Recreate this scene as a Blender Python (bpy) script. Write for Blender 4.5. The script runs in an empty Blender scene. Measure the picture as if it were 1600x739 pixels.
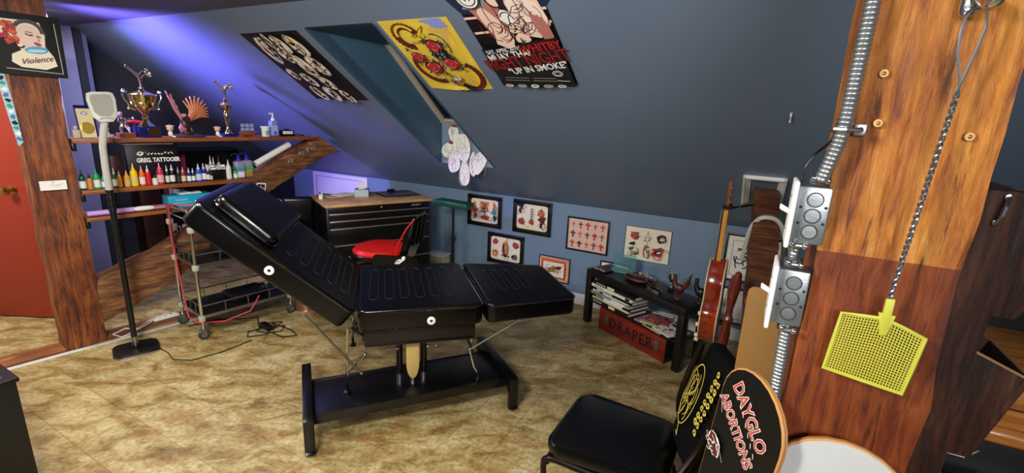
import bpy, bmesh, math, random
from mathutils import Vector, Matrix, noise
random.seed(7)
SC = bpy.context.scene
COL = SC.collection
PI = math.pi
def rad(a): return math.radians(a)

# ---------------------------------------------------------------- camera, light, exposure
def make_camera():
    p, r = rad(14.4), rad(2.5)
    fwd = Vector((0, math.cos(p), -math.sin(p)))
    up0 = Vector((0, math.sin(p), math.cos(p)))
    rt = Vector((1, 0, 0)) * math.cos(r) + up0 * math.sin(r)
    up = rt.cross(fwd)
    m = Matrix(((rt.x, up.x, -fwd.x, 0), (rt.y, up.y, -fwd.y, 0), (rt.z, up.z, -fwd.z, 1.6), (0, 0, 0, 1)))
    cd = bpy.data.cameras.new('camera'); cd.sensor_width = 36; cd.lens = 740 / 1600 * 36
    cd.clip_start = 0.02
    co = bpy.data.objects.new('camera', cd); COL.objects.link(co); co.matrix_world = m
    SC.camera = co
make_camera()
SC.view_settings.view_transform = 'Standard'
SC.view_settings.look = 'None'
SC.view_settings.exposure = 0.15
SC.view_settings.gamma = 1.0
SC.view_settings.use_curve_mapping = False
W = bpy.data.worlds.new('world'); SC.world = W; W.use_nodes = True
W.node_tree.nodes['Background'].inputs[0].default_value = (0.02, 0.025, 0.035, 1)
W.node_tree.nodes['Background'].inputs[1].default_value = 0.5
def area(name, loc, target, size, energy, color=(1, 1, 1), spread=None):
    l = bpy.data.lights.new(name, 'AREA'); l.shape = 'RECTANGLE'; l.size, l.size_y = size
    l.energy = energy; l.color = color
    if spread: l.spread = rad(spread)
    o = bpy.data.objects.new(name, l); COL.objects.link(o); o.location = loc
    o.rotation_euler = (Vector(target) - Vector(loc)).to_track_quat('-Z', 'Y').to_euler()
    return o
def spot(name, loc, target, energy, color, angle, blend, size=0.04):
    l = bpy.data.lights.new(name, 'SPOT'); l.energy = energy; l.color = color
    l.spot_size = rad(angle); l.spot_blend = blend; l.shadow_soft_size = size
    o = bpy.data.objects.new(name, l); COL.objects.link(o); o.location = loc
    o.rotation_euler = (Vector(target) - Vector(loc)).to_track_quat('-Z', 'Y').to_euler()
    return o
area('ceiling_lamp_light', (-0.85, 0.35, 2.05), (-0.75, 2.6, 0.9), (0.5, 0.4), 72, (1.0, 0.95, 0.88))
area('room_lamp_light', (0.1, -1.3, 1.95), (0.25, 2.6, 1.0), (0.9, 0.5), 44, (0.96, 0.97, 1.0))
area('left_ceiling_lamp_light', (-1.75, 1.75, 2.11), (-1.75, 1.85, 0), (0.35, 0.35), 25, (1.0, 0.95, 0.88))
area('hall_lamp_light', (-3.6, 2.2, 2.1), (-3.6, 2.25, 0), (0.4, 0.4), 42, (1.0, 0.92, 0.82))
spot('purple_led_light', (-3.02, 2.95, 1.78), (-1.75, 4.0, 1.74), 330, (0.27, 0.19, 1.0), 118, 1.0, 0.06)
area('alcove_fill_light', (-3.05, 3.45, 2.11), (-3.05, 3.55, 0), (0.3, 0.3), 11, (0.72, 0.72, 1.0))  # unseen fill, added to brighten the alcove wall and bookcase

# ---------------------------------------------------------------- frames of the place
RO = Vector((0.702, 3.89, 0)); RA = rad(-28)       # knee wall: x to the right, y into the wall
TO = Vector((-2.834, 2.739, 0)); TA = rad(53.1)    # timber truss: x along it, y to its back
def frame(o, a): return Matrix.Translation(o) @ Matrix.Rotation(a, 4, 'Z')
MR, MT = frame(RO, RA), frame(TO, TA)
def Rw(x, y, z=0): return MR @ Vector((x, y, z))
def Tw(x, y, z=0): return MT @ Vector((x, y, z))
SL = rad(33.2); ZJ = 0.88; YF = -1.916; ZC = 2.134
def Sw(x, v, h=0):      # point on the sloped ceiling: v up the slope, h out of it into the room
    return Rw(x, -v * math.cos(SL) - h * math.sin(SL), ZJ + v * math.sin(SL) - h * math.cos(SL))
def slope_z(p):         # height of the ceiling over a world point
    y = (MR.inverted() @ Vector((p[0], p[1], 0))).y
    return min(ZC, ZJ - y * math.tan(SL))

# ---------------------------------------------------------------- materials
def lin(h):
    h = h.lstrip('#'); v = [int(h[i:i + 2], 16) / 255 for i in (0, 2, 4)]
    return tuple((c / 12.92 if c <= 0.04045 else ((c + 0.055) / 1.055) ** 2.4) for c in v) + (1,)
MATS = {}
def nt(m): return m.node_tree.nodes, m.node_tree.links
def M(name, col='#808080', rough=0.5, metal=0.0, bump=0.0, bscale=60, var=0.0, vscale=8, coat=0.0, emit=0.0, trans=0.0, spec=0.5, alpha=1):
    if name in MATS: return MATS[name]
    m = bpy.data.materials.new(name); m.use_nodes = True; N, L = nt(m)
    b = N['Principled BSDF']; c = lin(col) if isinstance(col, str) else tuple(col) + (1,)
    b.inputs['Base Color'].default_value = c; b.inputs['Roughness'].default_value = rough
    b.inputs['Metallic'].default_value = metal; b.inputs['Coat Weight'].default_value = coat
    b.inputs['Specular IOR Level'].default_value = spec
    b.inputs['Transmission Weight'].default_value = trans
    b.inputs['Alpha'].default_value = alpha
    if emit:
        b.inputs['Emission Color'].default_value = c; b.inputs['Emission Strength'].default_value = emit
    tc = N.new('ShaderNodeTexCoord')
    nz = N.new('ShaderNodeTexNoise'); nz.inputs['Scale'].default_value = vscale; nz.inputs['Detail'].default_value = 6
    L.new(tc.outputs['Object'], nz.inputs['Vector'])
    v = var if var else 0.06
    mx = N.new('ShaderNodeMix'); mx.data_type = 'RGBA'
    mx.inputs['A'].default_value = tuple(x * (1 - v) for x in c[:3]) + (1,)
    mx.inputs['B'].default_value = tuple(min(1, x * (1 + v)) for x in c[:3]) + (1,)
    L.new(nz.outputs['Fac'], mx.inputs['Factor']); L.new(mx.outputs['Result'], b.inputs['Base Color'])
    if bump:
        n2 = N.new('ShaderNodeTexNoise'); n2.inputs['Scale'].default_value = bscale; n2.inputs['Detail'].default_value = 8
        L.new(tc.outputs['Object'], n2.inputs['Vector'])
        bp = N.new('ShaderNodeBump'); bp.inputs['Strength'].default_value = bump; bp.inputs['Distance'].default_value = 0.004
        L.new(n2.outputs['Fac'], bp.inputs['Height']); L.new(bp.outputs['Normal'], b.inputs['Normal'])
    MATS[name] = m; return m
def ramp(N, stops):
    r = N.new('ShaderNodeValToRGB'); e = r.color_ramp.elements
    while len(e) < len(stops): e.new(0.5)
    for i, (p, c) in enumerate(stops): e[i].position = p; e[i].color = lin(c) if isinstance(c, str) else c
    return r
def wood(name, stops, axis='Z', scale=3.0, stretch=14, rough=0.6, bump=0.6, spots=True, rot=(0, 0, 0), coat=0.0, split=None):
    if name in MATS: return MATS[name]
    m = bpy.data.materials.new(name); m.use_nodes = True; N, L = nt(m); b = N['Principled BSDF']
    b.inputs['Roughness'].default_value = rough; b.inputs['Coat Weight'].default_value = coat
    tc = N.new('ShaderNodeTexCoord'); mp = N.new('ShaderNodeMapping')
    s = [stretch] * 3; s['XYZ'.index(axis)] = 1.0
    mp.inputs['Scale'].default_value = s; mp.inputs['Rotation'].default_value = rot
    L.new(tc.outputs['Object'], mp.inputs['Vector'])
    n1 = N.new('ShaderNodeTexNoise'); n1.inputs['Scale'].default_value = scale; n1.inputs['Detail'].default_value = 10
    n1.inputs['Roughness'].default_value = 0.7; n1.inputs['Distortion'].default_value = 0.35
    L.new(mp.outputs['Vector'], n1.inputs['Vector'])
    r = ramp(N, stops); L.new(n1.outputs['Fac'], r.inputs['Fac'])
    out = r.outputs['Color']
    if spots:
        n2 = N.new('ShaderNodeTexNoise'); n2.inputs['Scale'].default_value = 5; n2.inputs['Detail'].default_value = 8
        L.new(tc.outputs['Object'], n2.inputs['Vector'])
        r2 = ramp(N, [(0.42, (1, 1, 1, 1)), (0.62, (0.62, 0.5, 0.42, 1)), (0.72, (0.3, 0.2, 0.14, 1))]); L.new(n2.outputs['Fac'], r2.inputs['Fac'])
        mx = N.new('ShaderNodeMix'); mx.data_type = 'RGBA'; mx.blend_type = 'MULTIPLY'; mx.inputs['Factor'].default_value = 0.75
        L.new(out, mx.inputs['A']); L.new(r2.outputs['Color'], mx.inputs['B']); out = mx.outputs['Result']
        mp3 = N.new('ShaderNodeMapping'); s3 = [26.0] * 3; s3['XYZ'.index(axis)] = 2.2; mp3.inputs['Scale'].default_value = s3
        L.new(tc.outputs['Object'], mp3.inputs['Vector'])
        n3 = N.new('ShaderNodeTexNoise'); n3.inputs['Scale'].default_value = 2.4; n3.inputs['Detail'].default_value = 12; n3.inputs['Roughness'].default_value = 0.75
        L.new(mp3.outputs['Vector'], n3.inputs['Vector'])
        r3 = ramp(N, [(0.38, (0.12, 0.06, 0.03, 1)), (0.45, (0.9, 0.86, 0.82, 1)), (0.60, (1, 1, 1, 1)), (0.68, (1.5, 1.45, 1.35, 1))]); L.new(n3.outputs['Fac'], r3.inputs['Fac'])
        m4 = N.new('ShaderNodeMix'); m4.data_type = 'RGBA'; m4.blend_type = 'MULTIPLY'; m4.inputs['Factor'].default_value = 0.8
        L.new(out, m4.inputs['A']); L.new(r3.outputs['Color'], m4.inputs['B']); out = m4.outputs['Result']
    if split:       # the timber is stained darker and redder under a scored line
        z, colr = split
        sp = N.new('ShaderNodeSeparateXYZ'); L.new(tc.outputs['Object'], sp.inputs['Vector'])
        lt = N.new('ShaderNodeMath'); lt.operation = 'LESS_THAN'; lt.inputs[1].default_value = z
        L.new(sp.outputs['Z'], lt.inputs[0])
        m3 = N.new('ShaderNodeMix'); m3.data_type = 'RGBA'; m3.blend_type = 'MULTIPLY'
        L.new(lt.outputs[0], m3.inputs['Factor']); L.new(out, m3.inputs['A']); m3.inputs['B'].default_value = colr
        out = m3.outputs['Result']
    L.new(out, b.inputs['Base Color'])
    bp = N.new('ShaderNodeBump'); bp.inputs['Strength'].default_value = bump; bp.inputs['Distance'].default_value = 0.008
    L.new(n1.outputs['Fac'], bp.inputs['Height']); L.new(bp.outputs['Normal'], b.inputs['Normal'])
    MATS[name] = m; return m

OLD = [(0.2, '#1a0a05'), (0.38, '#4a200c'), (0.5, '#7d3d14'), (0.62, '#9c5a22'), (0.8, '#c08a48')]
beam_wood = wood('old_timber', OLD, 'Z', 4.5, 7, 0.55, 0.9)
beam_wood_x = wood('old_timber_lengthwise', OLD, 'X', 4.5, 7, 0.55, 0.9)
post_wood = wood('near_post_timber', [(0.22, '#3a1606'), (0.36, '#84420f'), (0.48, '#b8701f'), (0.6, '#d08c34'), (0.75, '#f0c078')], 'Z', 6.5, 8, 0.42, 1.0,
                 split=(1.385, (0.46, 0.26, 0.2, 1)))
left_brace_wood = wood('weathered_brace_timber', [(0.22, '#24120a'), (0.4, '#5a341a'), (0.54, '#8a5a30'), (0.66, '#a87a48'), (0.8, '#c8a070')], 'X', 4.5, 7, 0.65, 0.9)
brace_wood = wood('brace_timber', [(0.25, '#2a130a'), (0.45, '#5b3016'), (0.6, '#7d4a22'), (0.8, '#9b6a3a')], 'X', 3, 8, 0.7, 0.9)
sill_wood = wood('sill_timber', [(0.25, '#4a2812'), (0.5, '#8a5228'), (0.75, '#b98350')], 'X', 3, 8, 0.6, 0.6)
shelf_wood = wood('shelf_board', [(0.25, '#5a2b10'), (0.5, '#8a4a1c'), (0.75, '#a8652c')], 'X', 3, 10, 0.45, 0.2, spots=False)
dark_board = wood('dark_brown_board', [(0.25, '#150704'), (0.5, '#2c0f08'), (0.75, '#3d170d')], 'Z', 3, 8, 0.4, 0.2, spots=False)
rack_wood = wood('stained_plank', [(0.25, '#120805'), (0.45, '#36190d'), (0.6, '#583019'), (0.8, '#7c5230')], 'Z', 6, 10, 0.5, 0.9)
orange_wood = wood('varnished_orange_wood', [(0.25, '#7c3f12'), (0.5, '#b8722c'), (0.75, '#dca45c')], 'X', 4, 10, 0.3, 0.2, spots=False, coat=0.3)
light_wood = wood('light_butcher_board', [(0.25, '#a87c4c'), (0.5, '#c7a06c'), (0.75, '#dcbc8c')], 'X', 4, 12, 0.45, 0.1)
ply = M('plywood_edge', '#c08c50', 0.5)
mdf = M('brown_hardboard', '#9a7038', 0.6, var=0.15, vscale=14)
red_brown_wood = wood('reddish_turned_wood', [(0.25, '#2a0a06'), (0.5, '#5a1c10'), (0.75, '#8a3a22')], 'Z', 4, 8, 0.3, 0.2, spots=False, coat=0.5)

slate = M('slate_blue_paint', '#65758a', 0.42, bump=0.08, bscale=120, var=0.08, vscale=2)
wall_blue = M('grey_blue_wall_paint', '#6b8298', 0.5, bump=0.08, bscale=120, var=0.06, vscale=2)
pale_blue = M('pale_blue_wall_paint', '#9aa0c4', 0.6, bump=0.05, bscale=120)
shaded_wall = M('shade_toned_wall', '#191b26', 0.7, bump=0.05, bscale=120)  # near-black colour carries the shade over the blue walls behind the shelves
teal = M('deep_teal_paint', '#3e5e74', 0.5, bump=0.05, bscale=120)
white = M('white_paint', '#e8e6e2', 0.45)
cream = M('cream_plaster', '#b9ab94', 0.7)
black = M('black_satin', '#0a0a0b', 0.35)
blackwood = M('black_laminate', '#0b0a0a', 0.4)
blackm = M('black_powdercoat', '#080809', 0.3, bump=0.1, bscale=200)
leather = M('black_leather', '#040405', 0.24, bump=0.12, bscale=90, spec=0.4)
leather_top = M('black_leather_top', '#040509', 0.36, bump=0.2, bscale=70, spec=0.16)
gloss = M('glossy_black_piping', '#060608', 0.12, spec=1.0, coat=1.0)
stitch = M('stitched_groove', '#12151c', 0.6)
chrome = M('chrome', '#d0d2d6', 0.12, 1.0)
steel = M('brushed_steel', '#a6a8aa', 0.32, 1.0, bump=0.1, bscale=150, var=0.15, vscale=30)
galv = M('galvanized_steel', '#9aa0a2', 0.38, 0.85, bump=0.12, bscale=80, var=0.25, vscale=25)
gold = M('gold_plate', '#d8b45a', 0.16, 1.0)
silver = M('silver_plate', '#dcd8c8', 0.14, 1.0)
brass = M('brass', '#b8924a', 0.22, 1.0)
whitepl = M('white_plastic', '#e6e6e0', 0.35)
greypl = M('light_grey_plastic', '#a8a69c', 0.4)
paper = M('white_paper', '#ece9e0', 0.8, var=0.05, vscale=30)
ink = M('black_ink', '#0c0b0b', 0.7)
red = M('red_paint', '#c01818', 0.5)
redvinyl = M('red_vinyl', '#c8100c', 0.35, bump=0.1, bscale=40)
door_red = M('red_brown_door_paint', '#8a2c1c', 0.45, var=0.1, vscale=3)
glass = M('clear_glass', '#ffffff', 0.03, trans=1.0)
darkglass = M('dark_window_glass', '#0c0d10', 0.08)

def floor_mat():
    m = bpy.data.materials.new('mottled_vinyl_tile'); m.use_nodes = True; N, L = nt(m); b = N['Principled BSDF']
    tc = N.new('ShaderNodeTexCoord'); mp = N.new('ShaderNodeMapping'); mp.inputs['Rotation'].default_value = (0, 0, rad(28))
    L.new(tc.outputs['Object'], mp.inputs['Vector'])
    st = N.new('ShaderNodeMapping'); st.inputs['Scale'].default_value = (1.0, 1.9, 1); st.inputs['Rotation'].default_value = (0, 0, rad(-22))
    L.new(tc.outputs['Object'], st.inputs['Vector'])
    n1 = N.new('ShaderNodeTexNoise'); n1.inputs['Scale'].default_value = 5.0; n1.inputs['Detail'].default_value = 9; n1.inputs['Roughness'].default_value = 0.66
    n1.inputs['Distortion'].default_value = 0.6
    L.new(st.outputs['Vector'], n1.inputs['Vector'])
    r1 = ramp(N, [(0.28, '#5f4824'), (0.40, '#8c7444'), (0.50, '#ab9865'), (0.62, '#c2b387'), (0.8, '#d2c8a8')]); L.new(n1.outputs['Fac'], r1.inputs['Fac'])
    n2 = N.new('ShaderNodeTexNoise'); n2.inputs['Scale'].default_value = 4.2; n2.inputs['Detail'].default_value = 7; n2.inputs['Roughness'].default_value = 0.7
    mp2 = N.new('ShaderNodeMapping'); mp2.inputs['Location'].default_value = (7, 3, 1); L.new(st.outputs['Vector'], mp2.inputs['Vector'])
    L.new(mp2.outputs['Vector'], n2.inputs['Vector'])
    r2 = ramp(N, [(0.52, (0, 0, 0, 1)), (0.76, (.85, .85, .85, 1))]); L.new(n2.outputs['Fac'], r2.inputs['Fac'])
    mx = N.new('ShaderNodeMix'); mx.data_type = 'RGBA'; L.new(r2.outputs['Color'], mx.inputs['Factor']); L.new(r1.outputs['Color'], mx.inputs['A'])
    mx.inputs['B'].default_value = lin('#95602e')
    n3 = N.new('ShaderNodeTexNoise'); n3.inputs['Scale'].default_value = 45; n3.inputs['Detail'].default_value = 6; L.new(tc.outputs['Object'], n3.inputs['Vector'])
    r3 = ramp(N, [(0.35, (0.62, 0.55, 0.45, 1)), (0.55, (1, 1, 1, 1))]); L.new(n3.outputs['Fac'], r3.inputs['Fac'])
    m2 = N.new('ShaderNodeMix'); m2.data_type = 'RGBA'; m2.blend_type = 'MULTIPLY'; m2.inputs['Factor'].default_value = 0.7
    L.new(mx.outputs['Result'], m2.inputs['A']); L.new(r3.outputs['Color'], m2.inputs['B'])
    br = N.new('ShaderNodeTexBrick'); br.offset = 0.0; br.inputs['Scale'].default_value = 1; br.inputs['Brick Width'].default_value = 0.244
    br.inputs['Row Height'].default_value = 0.244; br.inputs['Mortar Size'].default_value = 0.002; br.inputs['Mortar Smooth'].default_value = 0.3
    br.inputs['Color1'].default_value = (0.8, 0.78, 0.72, 1); br.inputs['Color2'].default_value = (1, 1, 1, 1); br.inputs['Mortar'].default_value = (0.5, 0.42, 0.3, 1)
    L.new(mp.outputs['Vector'], br.inputs['Vector'])
    m3 = N.new('ShaderNodeMix'); m3.data_type = 'RGBA'; m3.blend_type = 'MULTIPLY'; m3.inputs['Factor'].default_value = 0.85
    L.new(m2.outputs['Result'], m3.inputs['A']); L.new(br.outputs['Color'], m3.inputs['B'])
    L.new(m3.outputs['Result'], b.inputs['Base Color']); b.inputs['Roughness'].default_value = 0.42
    bp = N.new('ShaderNodeBump'); bp.inputs['Strength'].default_value = 0.25; bp.inputs['Distance'].default_value = 0.002
    L.new(n3.outputs['Fac'], bp.inputs['Height']); L.new(bp.outputs['Normal'], b.inputs['Normal'])
    return m
floor_m = floor_mat()

# ---------------------------------------------------------------- mesh building
class B:
    def __init__(s): s.bm = bmesh.new(); s.mats = []
    def mi(s, m):
        if m not in s.mats: s.mats.append(m)
        return s.mats.index(m)
    def face(s, vs, m):
        try: f = s.bm.faces.new(vs)
        except ValueError: return None
        f.material_index = s.mi(m); return f
    def poly(s, pts, m): return s.face([s.bm.verts.new(p) for p in pts], m)
    def merge(s, o, m, X=None):
        i = s.mi(m)
        for f in o.faces: f.material_index = i
        me = bpy.data.meshes.new('t'); o.to_mesh(me); o.free()
        if X: me.transform(X)
        s.bm.from_mesh(me); bpy.data.meshes.remove(me)
    def box(s, x0, x1, y0, y1, z0, z1, m, bev=0, seg=2, X=None):
        o = bmesh.new(); bmesh.ops.create_cube(o, size=1)
        bmesh.ops.scale(o, vec=(abs(x1 - x0), abs(y1 - y0), abs(z1 - z0)), verts=o.verts)
        bmesh.ops.translate(o, vec=((x0 + x1) / 2, (y0 + y1) / 2, (z0 + z1) / 2), verts=o.verts)
        if bev: bmesh.ops.bevel(o, geom=o.edges[:], offset=bev, segments=seg, affect='EDGES', profile=0.5)
        s.merge(o, m, X); return s
    def prism(s, pts, h0, h1, m, axis='z', bev=0, X=None):
        o = bmesh.new()
        f = {'z': lambda a, b, h: (a, b, h), 'y': lambda a, b, h: (a, h, b), 'x': lambda a, b, h: (h, a, b)}[axis]
        lo = [o.verts.new(f(a, b, h0)) for a, b in pts]; hi = [o.verts.new(f(a, b, h1)) for a, b in pts]
        o.faces.new(lo); o.faces.new(hi[::-1]); n = len(pts)
        for i in range(n): o.faces.new((lo[i], lo[(i + 1) % n], hi[(i + 1) % n], hi[i]))
        bmesh.ops.recalc_face_normals(o, faces=o.faces)
        if bev:
            E = [e for e in o.edges if (e.verts[0] in lo) == (e.verts[1] in lo)]
            bmesh.ops.bevel(o, geom=E, offset=bev, segments=2, affect='EDGES', profile=0.5)
        s.merge(o, m, X); return s
    def tube(s, pts, r, m, n=8, closed=False, cap=True):
        P = [Vector(p) for p in pts]; k = len(P); R = r if isinstance(r, (list, tuple)) else [r] * k
        T = []
        for i in range(k):
            a = P[(i - 1) % k] if (closed or i > 0) else P[i]; c = P[(i + 1) % k] if (closed or i < k - 1) else P[i]
            T.append((c - a).normalized() if (c - a).length > 1e-9 else Vector((0, 0, 1)))
        u = T[0].orthogonal().normalized(); rings = []
        for i in range(k):
            u = (u - T[i] * u.dot(T[i]))
            u = u.normalized() if u.length > 1e-6 else T[i].orthogonal().normalized()
            v = T[i].cross(u)
            rings.append([s.bm.verts.new(P[i] + (u * math.cos(2 * PI * j / n) + v * math.sin(2 * PI * j / n)) * R[i]) for j in range(n)])
        for i in range(k if closed else k - 1):
            a, b = rings[i], rings[(i + 1) % k]
            for j in range(n): s.face((a[j], a[(j + 1) % n], b[(j + 1) % n], b[j]), m)
        if cap and not closed: s.face(rings[0][::-1], m); s.face(rings[-1], m)
        return s
    def cyl(s, p0, p1, r, m, n=16, r2=None): return s.tube([p0, p1], [r, r if r2 is None else r2], m, n)
    def lathe(s, prof, m, n=20, c=(0, 0, 0), X=None):
        o = bmesh.new(); rings = []
        for r, z in prof:
            if r < 1e-5: rings.append([o.verts.new((c[0], c[1], c[2] + z))])
            else: rings.append([o.verts.new((c[0] + r * math.cos(2 * PI * j / n), c[1] + r * math.sin(2 * PI * j / n), c[2] + z)) for j in range(n)])
        for a, b in zip(rings, rings[1:]):
            for j in range(n):
                q = [a[j % len(a)], a[(j + 1) % len(a)], b[(j + 1) % len(b)], b[j % len(b)]]
                q2 = []
                for v in q:
                    if v not in q2: q2.append(v)
                if len(q2) > 2: o.faces.new(q2)
        if len(rings[0]) > 1: o.faces.new(rings[0][::-1])
        if len(rings[-1]) > 1: o.faces.new(rings[-1])
        s.merge(o, m, X); return s
    def ell(s, c, r, m, n=14, X=None):
        o = bmesh.new(); bmesh.ops.create_uvsphere(o, u_segments=n, v_segments=max(6, n // 2 + 1), radius=1)
        r = r if isinstance(r, (tuple, list)) else (r, r, r)
        bmesh.ops.scale(o, vec=r, verts=o.verts); bmesh.ops.translate(o, vec=c, verts=o.verts)
        s.merge(o, m, X); return s
    def jitter(s, amp, sc=4.0, off=0.0):
        for v in s.bm.verts:
            p = v.co * sc + Vector((off, off, off)); v.co += Vector((noise.noise(p), noise.noise(p + Vector((9, 0, 0))), noise.noise(p + Vector((0, 9, 0))))) * amp
        return s
    def subdiv(s, cuts=1, length=None):
        if length:
            for _ in range(5):
                E = [e for e in s.bm.edges if e.calc_length() > length]
                if not E: break
                bmesh.ops.subdivide_edges(s.bm, edges=E, cuts=1, use_grid_fill=True)
        else: bmesh.ops.subdivide_edges(s.bm, edges=s.bm.edges[:], cuts=cuts, use_grid_fill=True)
        return s
def obj(name, b, parent=None, loc=None, rot=None, mat=None, smooth=35, mods=None):
    me = bpy.data.meshes.new(name)
    bmesh.ops.recalc_face_normals(b.bm, faces=b.bm.faces) if getattr(b, 'recalc', True) else None
    b.bm.to_mesh(me); b.bm.free()
    for m in b.mats: me.materials.append(m)
    if smooth:
        for p in me.polygons: p.use_smooth = True
        me.set_sharp_from_angle(angle=rad(smooth))
    o = bpy.data.objects.new(name, me); COL.objects.link(o)
    if parent: o.parent = parent
    if mat is not None: o.matrix_world = mat
    if loc is not None: o.location = loc
    if rot is not None: o.rotation_euler = rot
    return o
def tag(o, label=None, cat=None, group=None, kind=None):
    if label: o['label'] = label
    if cat: o['category'] = cat
    if group: o['group'] = group
    if kind: o['kind'] = kind
    return o
def thing(name, label, cat, loc=(0, 0, 0), rz=0, group=None, mat=None, scale=None):
    o = bpy.data.objects.new(name, None); o.empty_display_size = 0.05; COL.objects.link(o)
    if mat is not None: o.matrix_world = mat
    else: o.location = loc; o.rotation_euler = (0, 0, rz)
    if scale: o.scale = (scale,) * 3
    return tag(o, label, cat, group)
def kids(o): return [c for c in bpy.data.objects if c.parent == o]
def dup(root, label, mat=None, loc=None, rz=None, group=None, recolor=None, scale=None, name=None):
    def cp(o, parent):
        c = o.copy(); COL.objects.link(c); c.parent = parent
        if recolor and o.type == 'MESH' and any(sl.material in recolor for sl in o.material_slots):
            for sl in c.material_slots:
                if sl.material in recolor:
                    mm = recolor[sl.material]; sl.link = 'OBJECT'; sl.material = mm
        for k in kids(o): cp(k, c)
        return c
    r = cp(root, None)
    if name: r.name = name
    if mat is not None: r.matrix_world = mat
    if loc is not None: r.location = loc
    if rz is not None: r.rotation_euler = (0, 0, rz)
    if scale: r.scale = scale if isinstance(scale, (tuple, list)) else (scale,) * 3
    r['label'] = label
    if group: r['group'] = group
    return r
def struct(name, b, parent=None, mat=None, smooth=35):
    o = obj(name, b, parent, mat=mat, smooth=smooth)
    if not parent: o['kind'] = 'structure'
    return o
def text_polys(s, size, shear=0.0, space=1.0, bold=0.0):
    cu = bpy.data.curves.new('t', 'FONT'); cu.body = s; cu.size = size; cu.align_x = 'CENTER'; cu.align_y = 'CENTER'
    cu.shear = shear; cu.space_character = space; cu.offset = bold; cu.resolution_u = 2
    o = bpy.data.objects.new('t', cu); COL.objects.link(o)
    dg = bpy.context.evaluated_depsgraph_get(); me = bpy.data.meshes.new_from_object(o.evaluated_get(dg))
    V = [(v.co.x, v.co.y) for v in me.vertices]; F = [tuple(p.vertices) for p in me.polygons]
    bpy.data.objects.remove(o); bpy.data.curves.remove(cu); bpy.data.meshes.remove(me)
    return V, F
class Art:
    """flat drawing on a surface: later strokes lie a hair above earlier ones"""
    def __init__(s, b, fn, step=0.00012, h0=0.0): s.b, s.fn, s.h, s.step = b, fn, h0, step
    def up(s): s.h += s.step; return s.h
    def poly(s, pts, m, h=None): s.b.poly([s.fn(a, c, h if h is not None else s.up()) for a, c in pts] if h is not None else (lambda hh: [s.fn(a, c, hh) for a, c in pts])(s.up()), m)
    def ell(s, cx, cy, rx, ry, m, rot=0, n=16, wob=0.0):
        P = []
        for i in range(n):
            t = 2 * PI * i / n; k = 1 + wob * random.uniform(-1, 1); a, c = rx * k * math.cos(t), ry * k * math.sin(t)
            P.append((cx + a * math.cos(rot) - c * math.sin(rot), cy + a * math.sin(rot) + c * math.cos(rot)))
        s.poly(P, m)
    def line(s, pts, w, m):
        h = s.up()
        for (a, c), (d, e) in zip(pts, pts[1:]):
            dx, dy = d - a, e - c; l = math.hypot(dx, dy) or 1; nx, ny = -dy / l * w / 2, dx / l * w / 2
            s.b.poly([s.fn(*q, h) for q in ((a + nx, c + ny), (d + nx, e + ny), (d - nx, e - ny), (a - nx, c - ny))], m)
    def arc(s, cx, cy, r, a0, a1, w, m, n=8, ry=None):
        ry = ry or r
        s.line([(cx + r * math.cos(a0 + (a1 - a0) * i / n), cy + ry * math.sin(a0 + (a1 - a0) * i / n)) for i in range(n + 1)], w, m)
    def rect(s, x0, x1, y0, y1, m, rot=0):
        s.poly([(x0, y0), (x1, y0), (x1, y1), (x0, y1)], m)
    def text(s, t, cx, cy, size, m, rot=0, shear=0, space=1.0, bold=0.0, sx=1.0, sy=1.0):
        V, F = text_polys(t, size, shear, space, bold); h = s.up(); c, n = math.cos(rot), math.sin(rot)
        vs = [s.b.bm.verts.new(s.fn(cx + a * sx * c - d * sy * n, cy + a * sx * n + d * sy * c, h)) for a, d in V]
        for f in F: s.b.face([vs[i] for i in f], m)
    def rose(s, cx, cy, r, m=None, leaf=None):
        m = m or ROSE; leaf = leaf or LEAF
        for k in range(3):
            a = random.uniform(0, 2) + k * 2.1; s.poly([(cx + r * .5 * math.cos(a - .5), cy + r * .5 * math.sin(a - .5)), (cx + r * 1.5 * math.cos(a), cy + r * 1.5 * math.sin(a)), (cx + r * .5 * math.cos(a + .5), cy + r * .5 * math.sin(a + .5))], leaf)
        s.ell(cx, cy, r, r * .92, ink, 0, 12, 0.1); s.ell(cx, cy, r * .88, r * .8, m, 0, 12, 0.12)
        for k in range(6):
            a = k * 1.05 + random.uniform(0, .5); s.arc(cx + r * .25 * math.cos(a), cy + r * .25 * math.sin(a), r * .42, a - 1, a + 1, r * .09, ink if k % 2 else PINKL, 5)
        s.ell(cx, cy, r * .2, r * .2, ink, 0, 8); s.ell(cx, cy, r * .12, r * .12, PINKL, 0, 6)
    def scribble(s, cx, cy, rx, ry, w, m, k=5, n=6):
        for _ in range(k):
            a = random.uniform(0, 6); x = cx + rx * .5 * random.uniform(-1, 1); y = cy + ry * .5 * random.uniform(-1, 1)
            s.arc(x, y, rx * random.uniform(.15, .5), a, a + random.uniform(1.5, 4), w, m, n, ry * random.uniform(.15, .5))
ROSE = M('rose_red_ink', '#b8242c', 0.6); LEAF = M('leaf_green_ink', '#1f3d30', 0.6); PINKL = M('pink_ink', '#e89090', 0.6)
YEL = M('yellow_ink', '#e6c22c', 0.6); TAN = M('tan_ink', '#c89058', 0.6); BLUE = M('blue_ink', '#4a6cb0', 0.6); ORG = M('orange_ink', '#d8622c', 0.6); BRN = M('brown_red_ink', '#5c1a14', 0.6)
TEALI = M('teal_ink', '#3a8f96', 0.6); SKIN = M('warm_flesh_ink', '#e6c8b4', 0.6); FLESH = M('pink_flesh_ink', '#b07068', 0.6)

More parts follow.
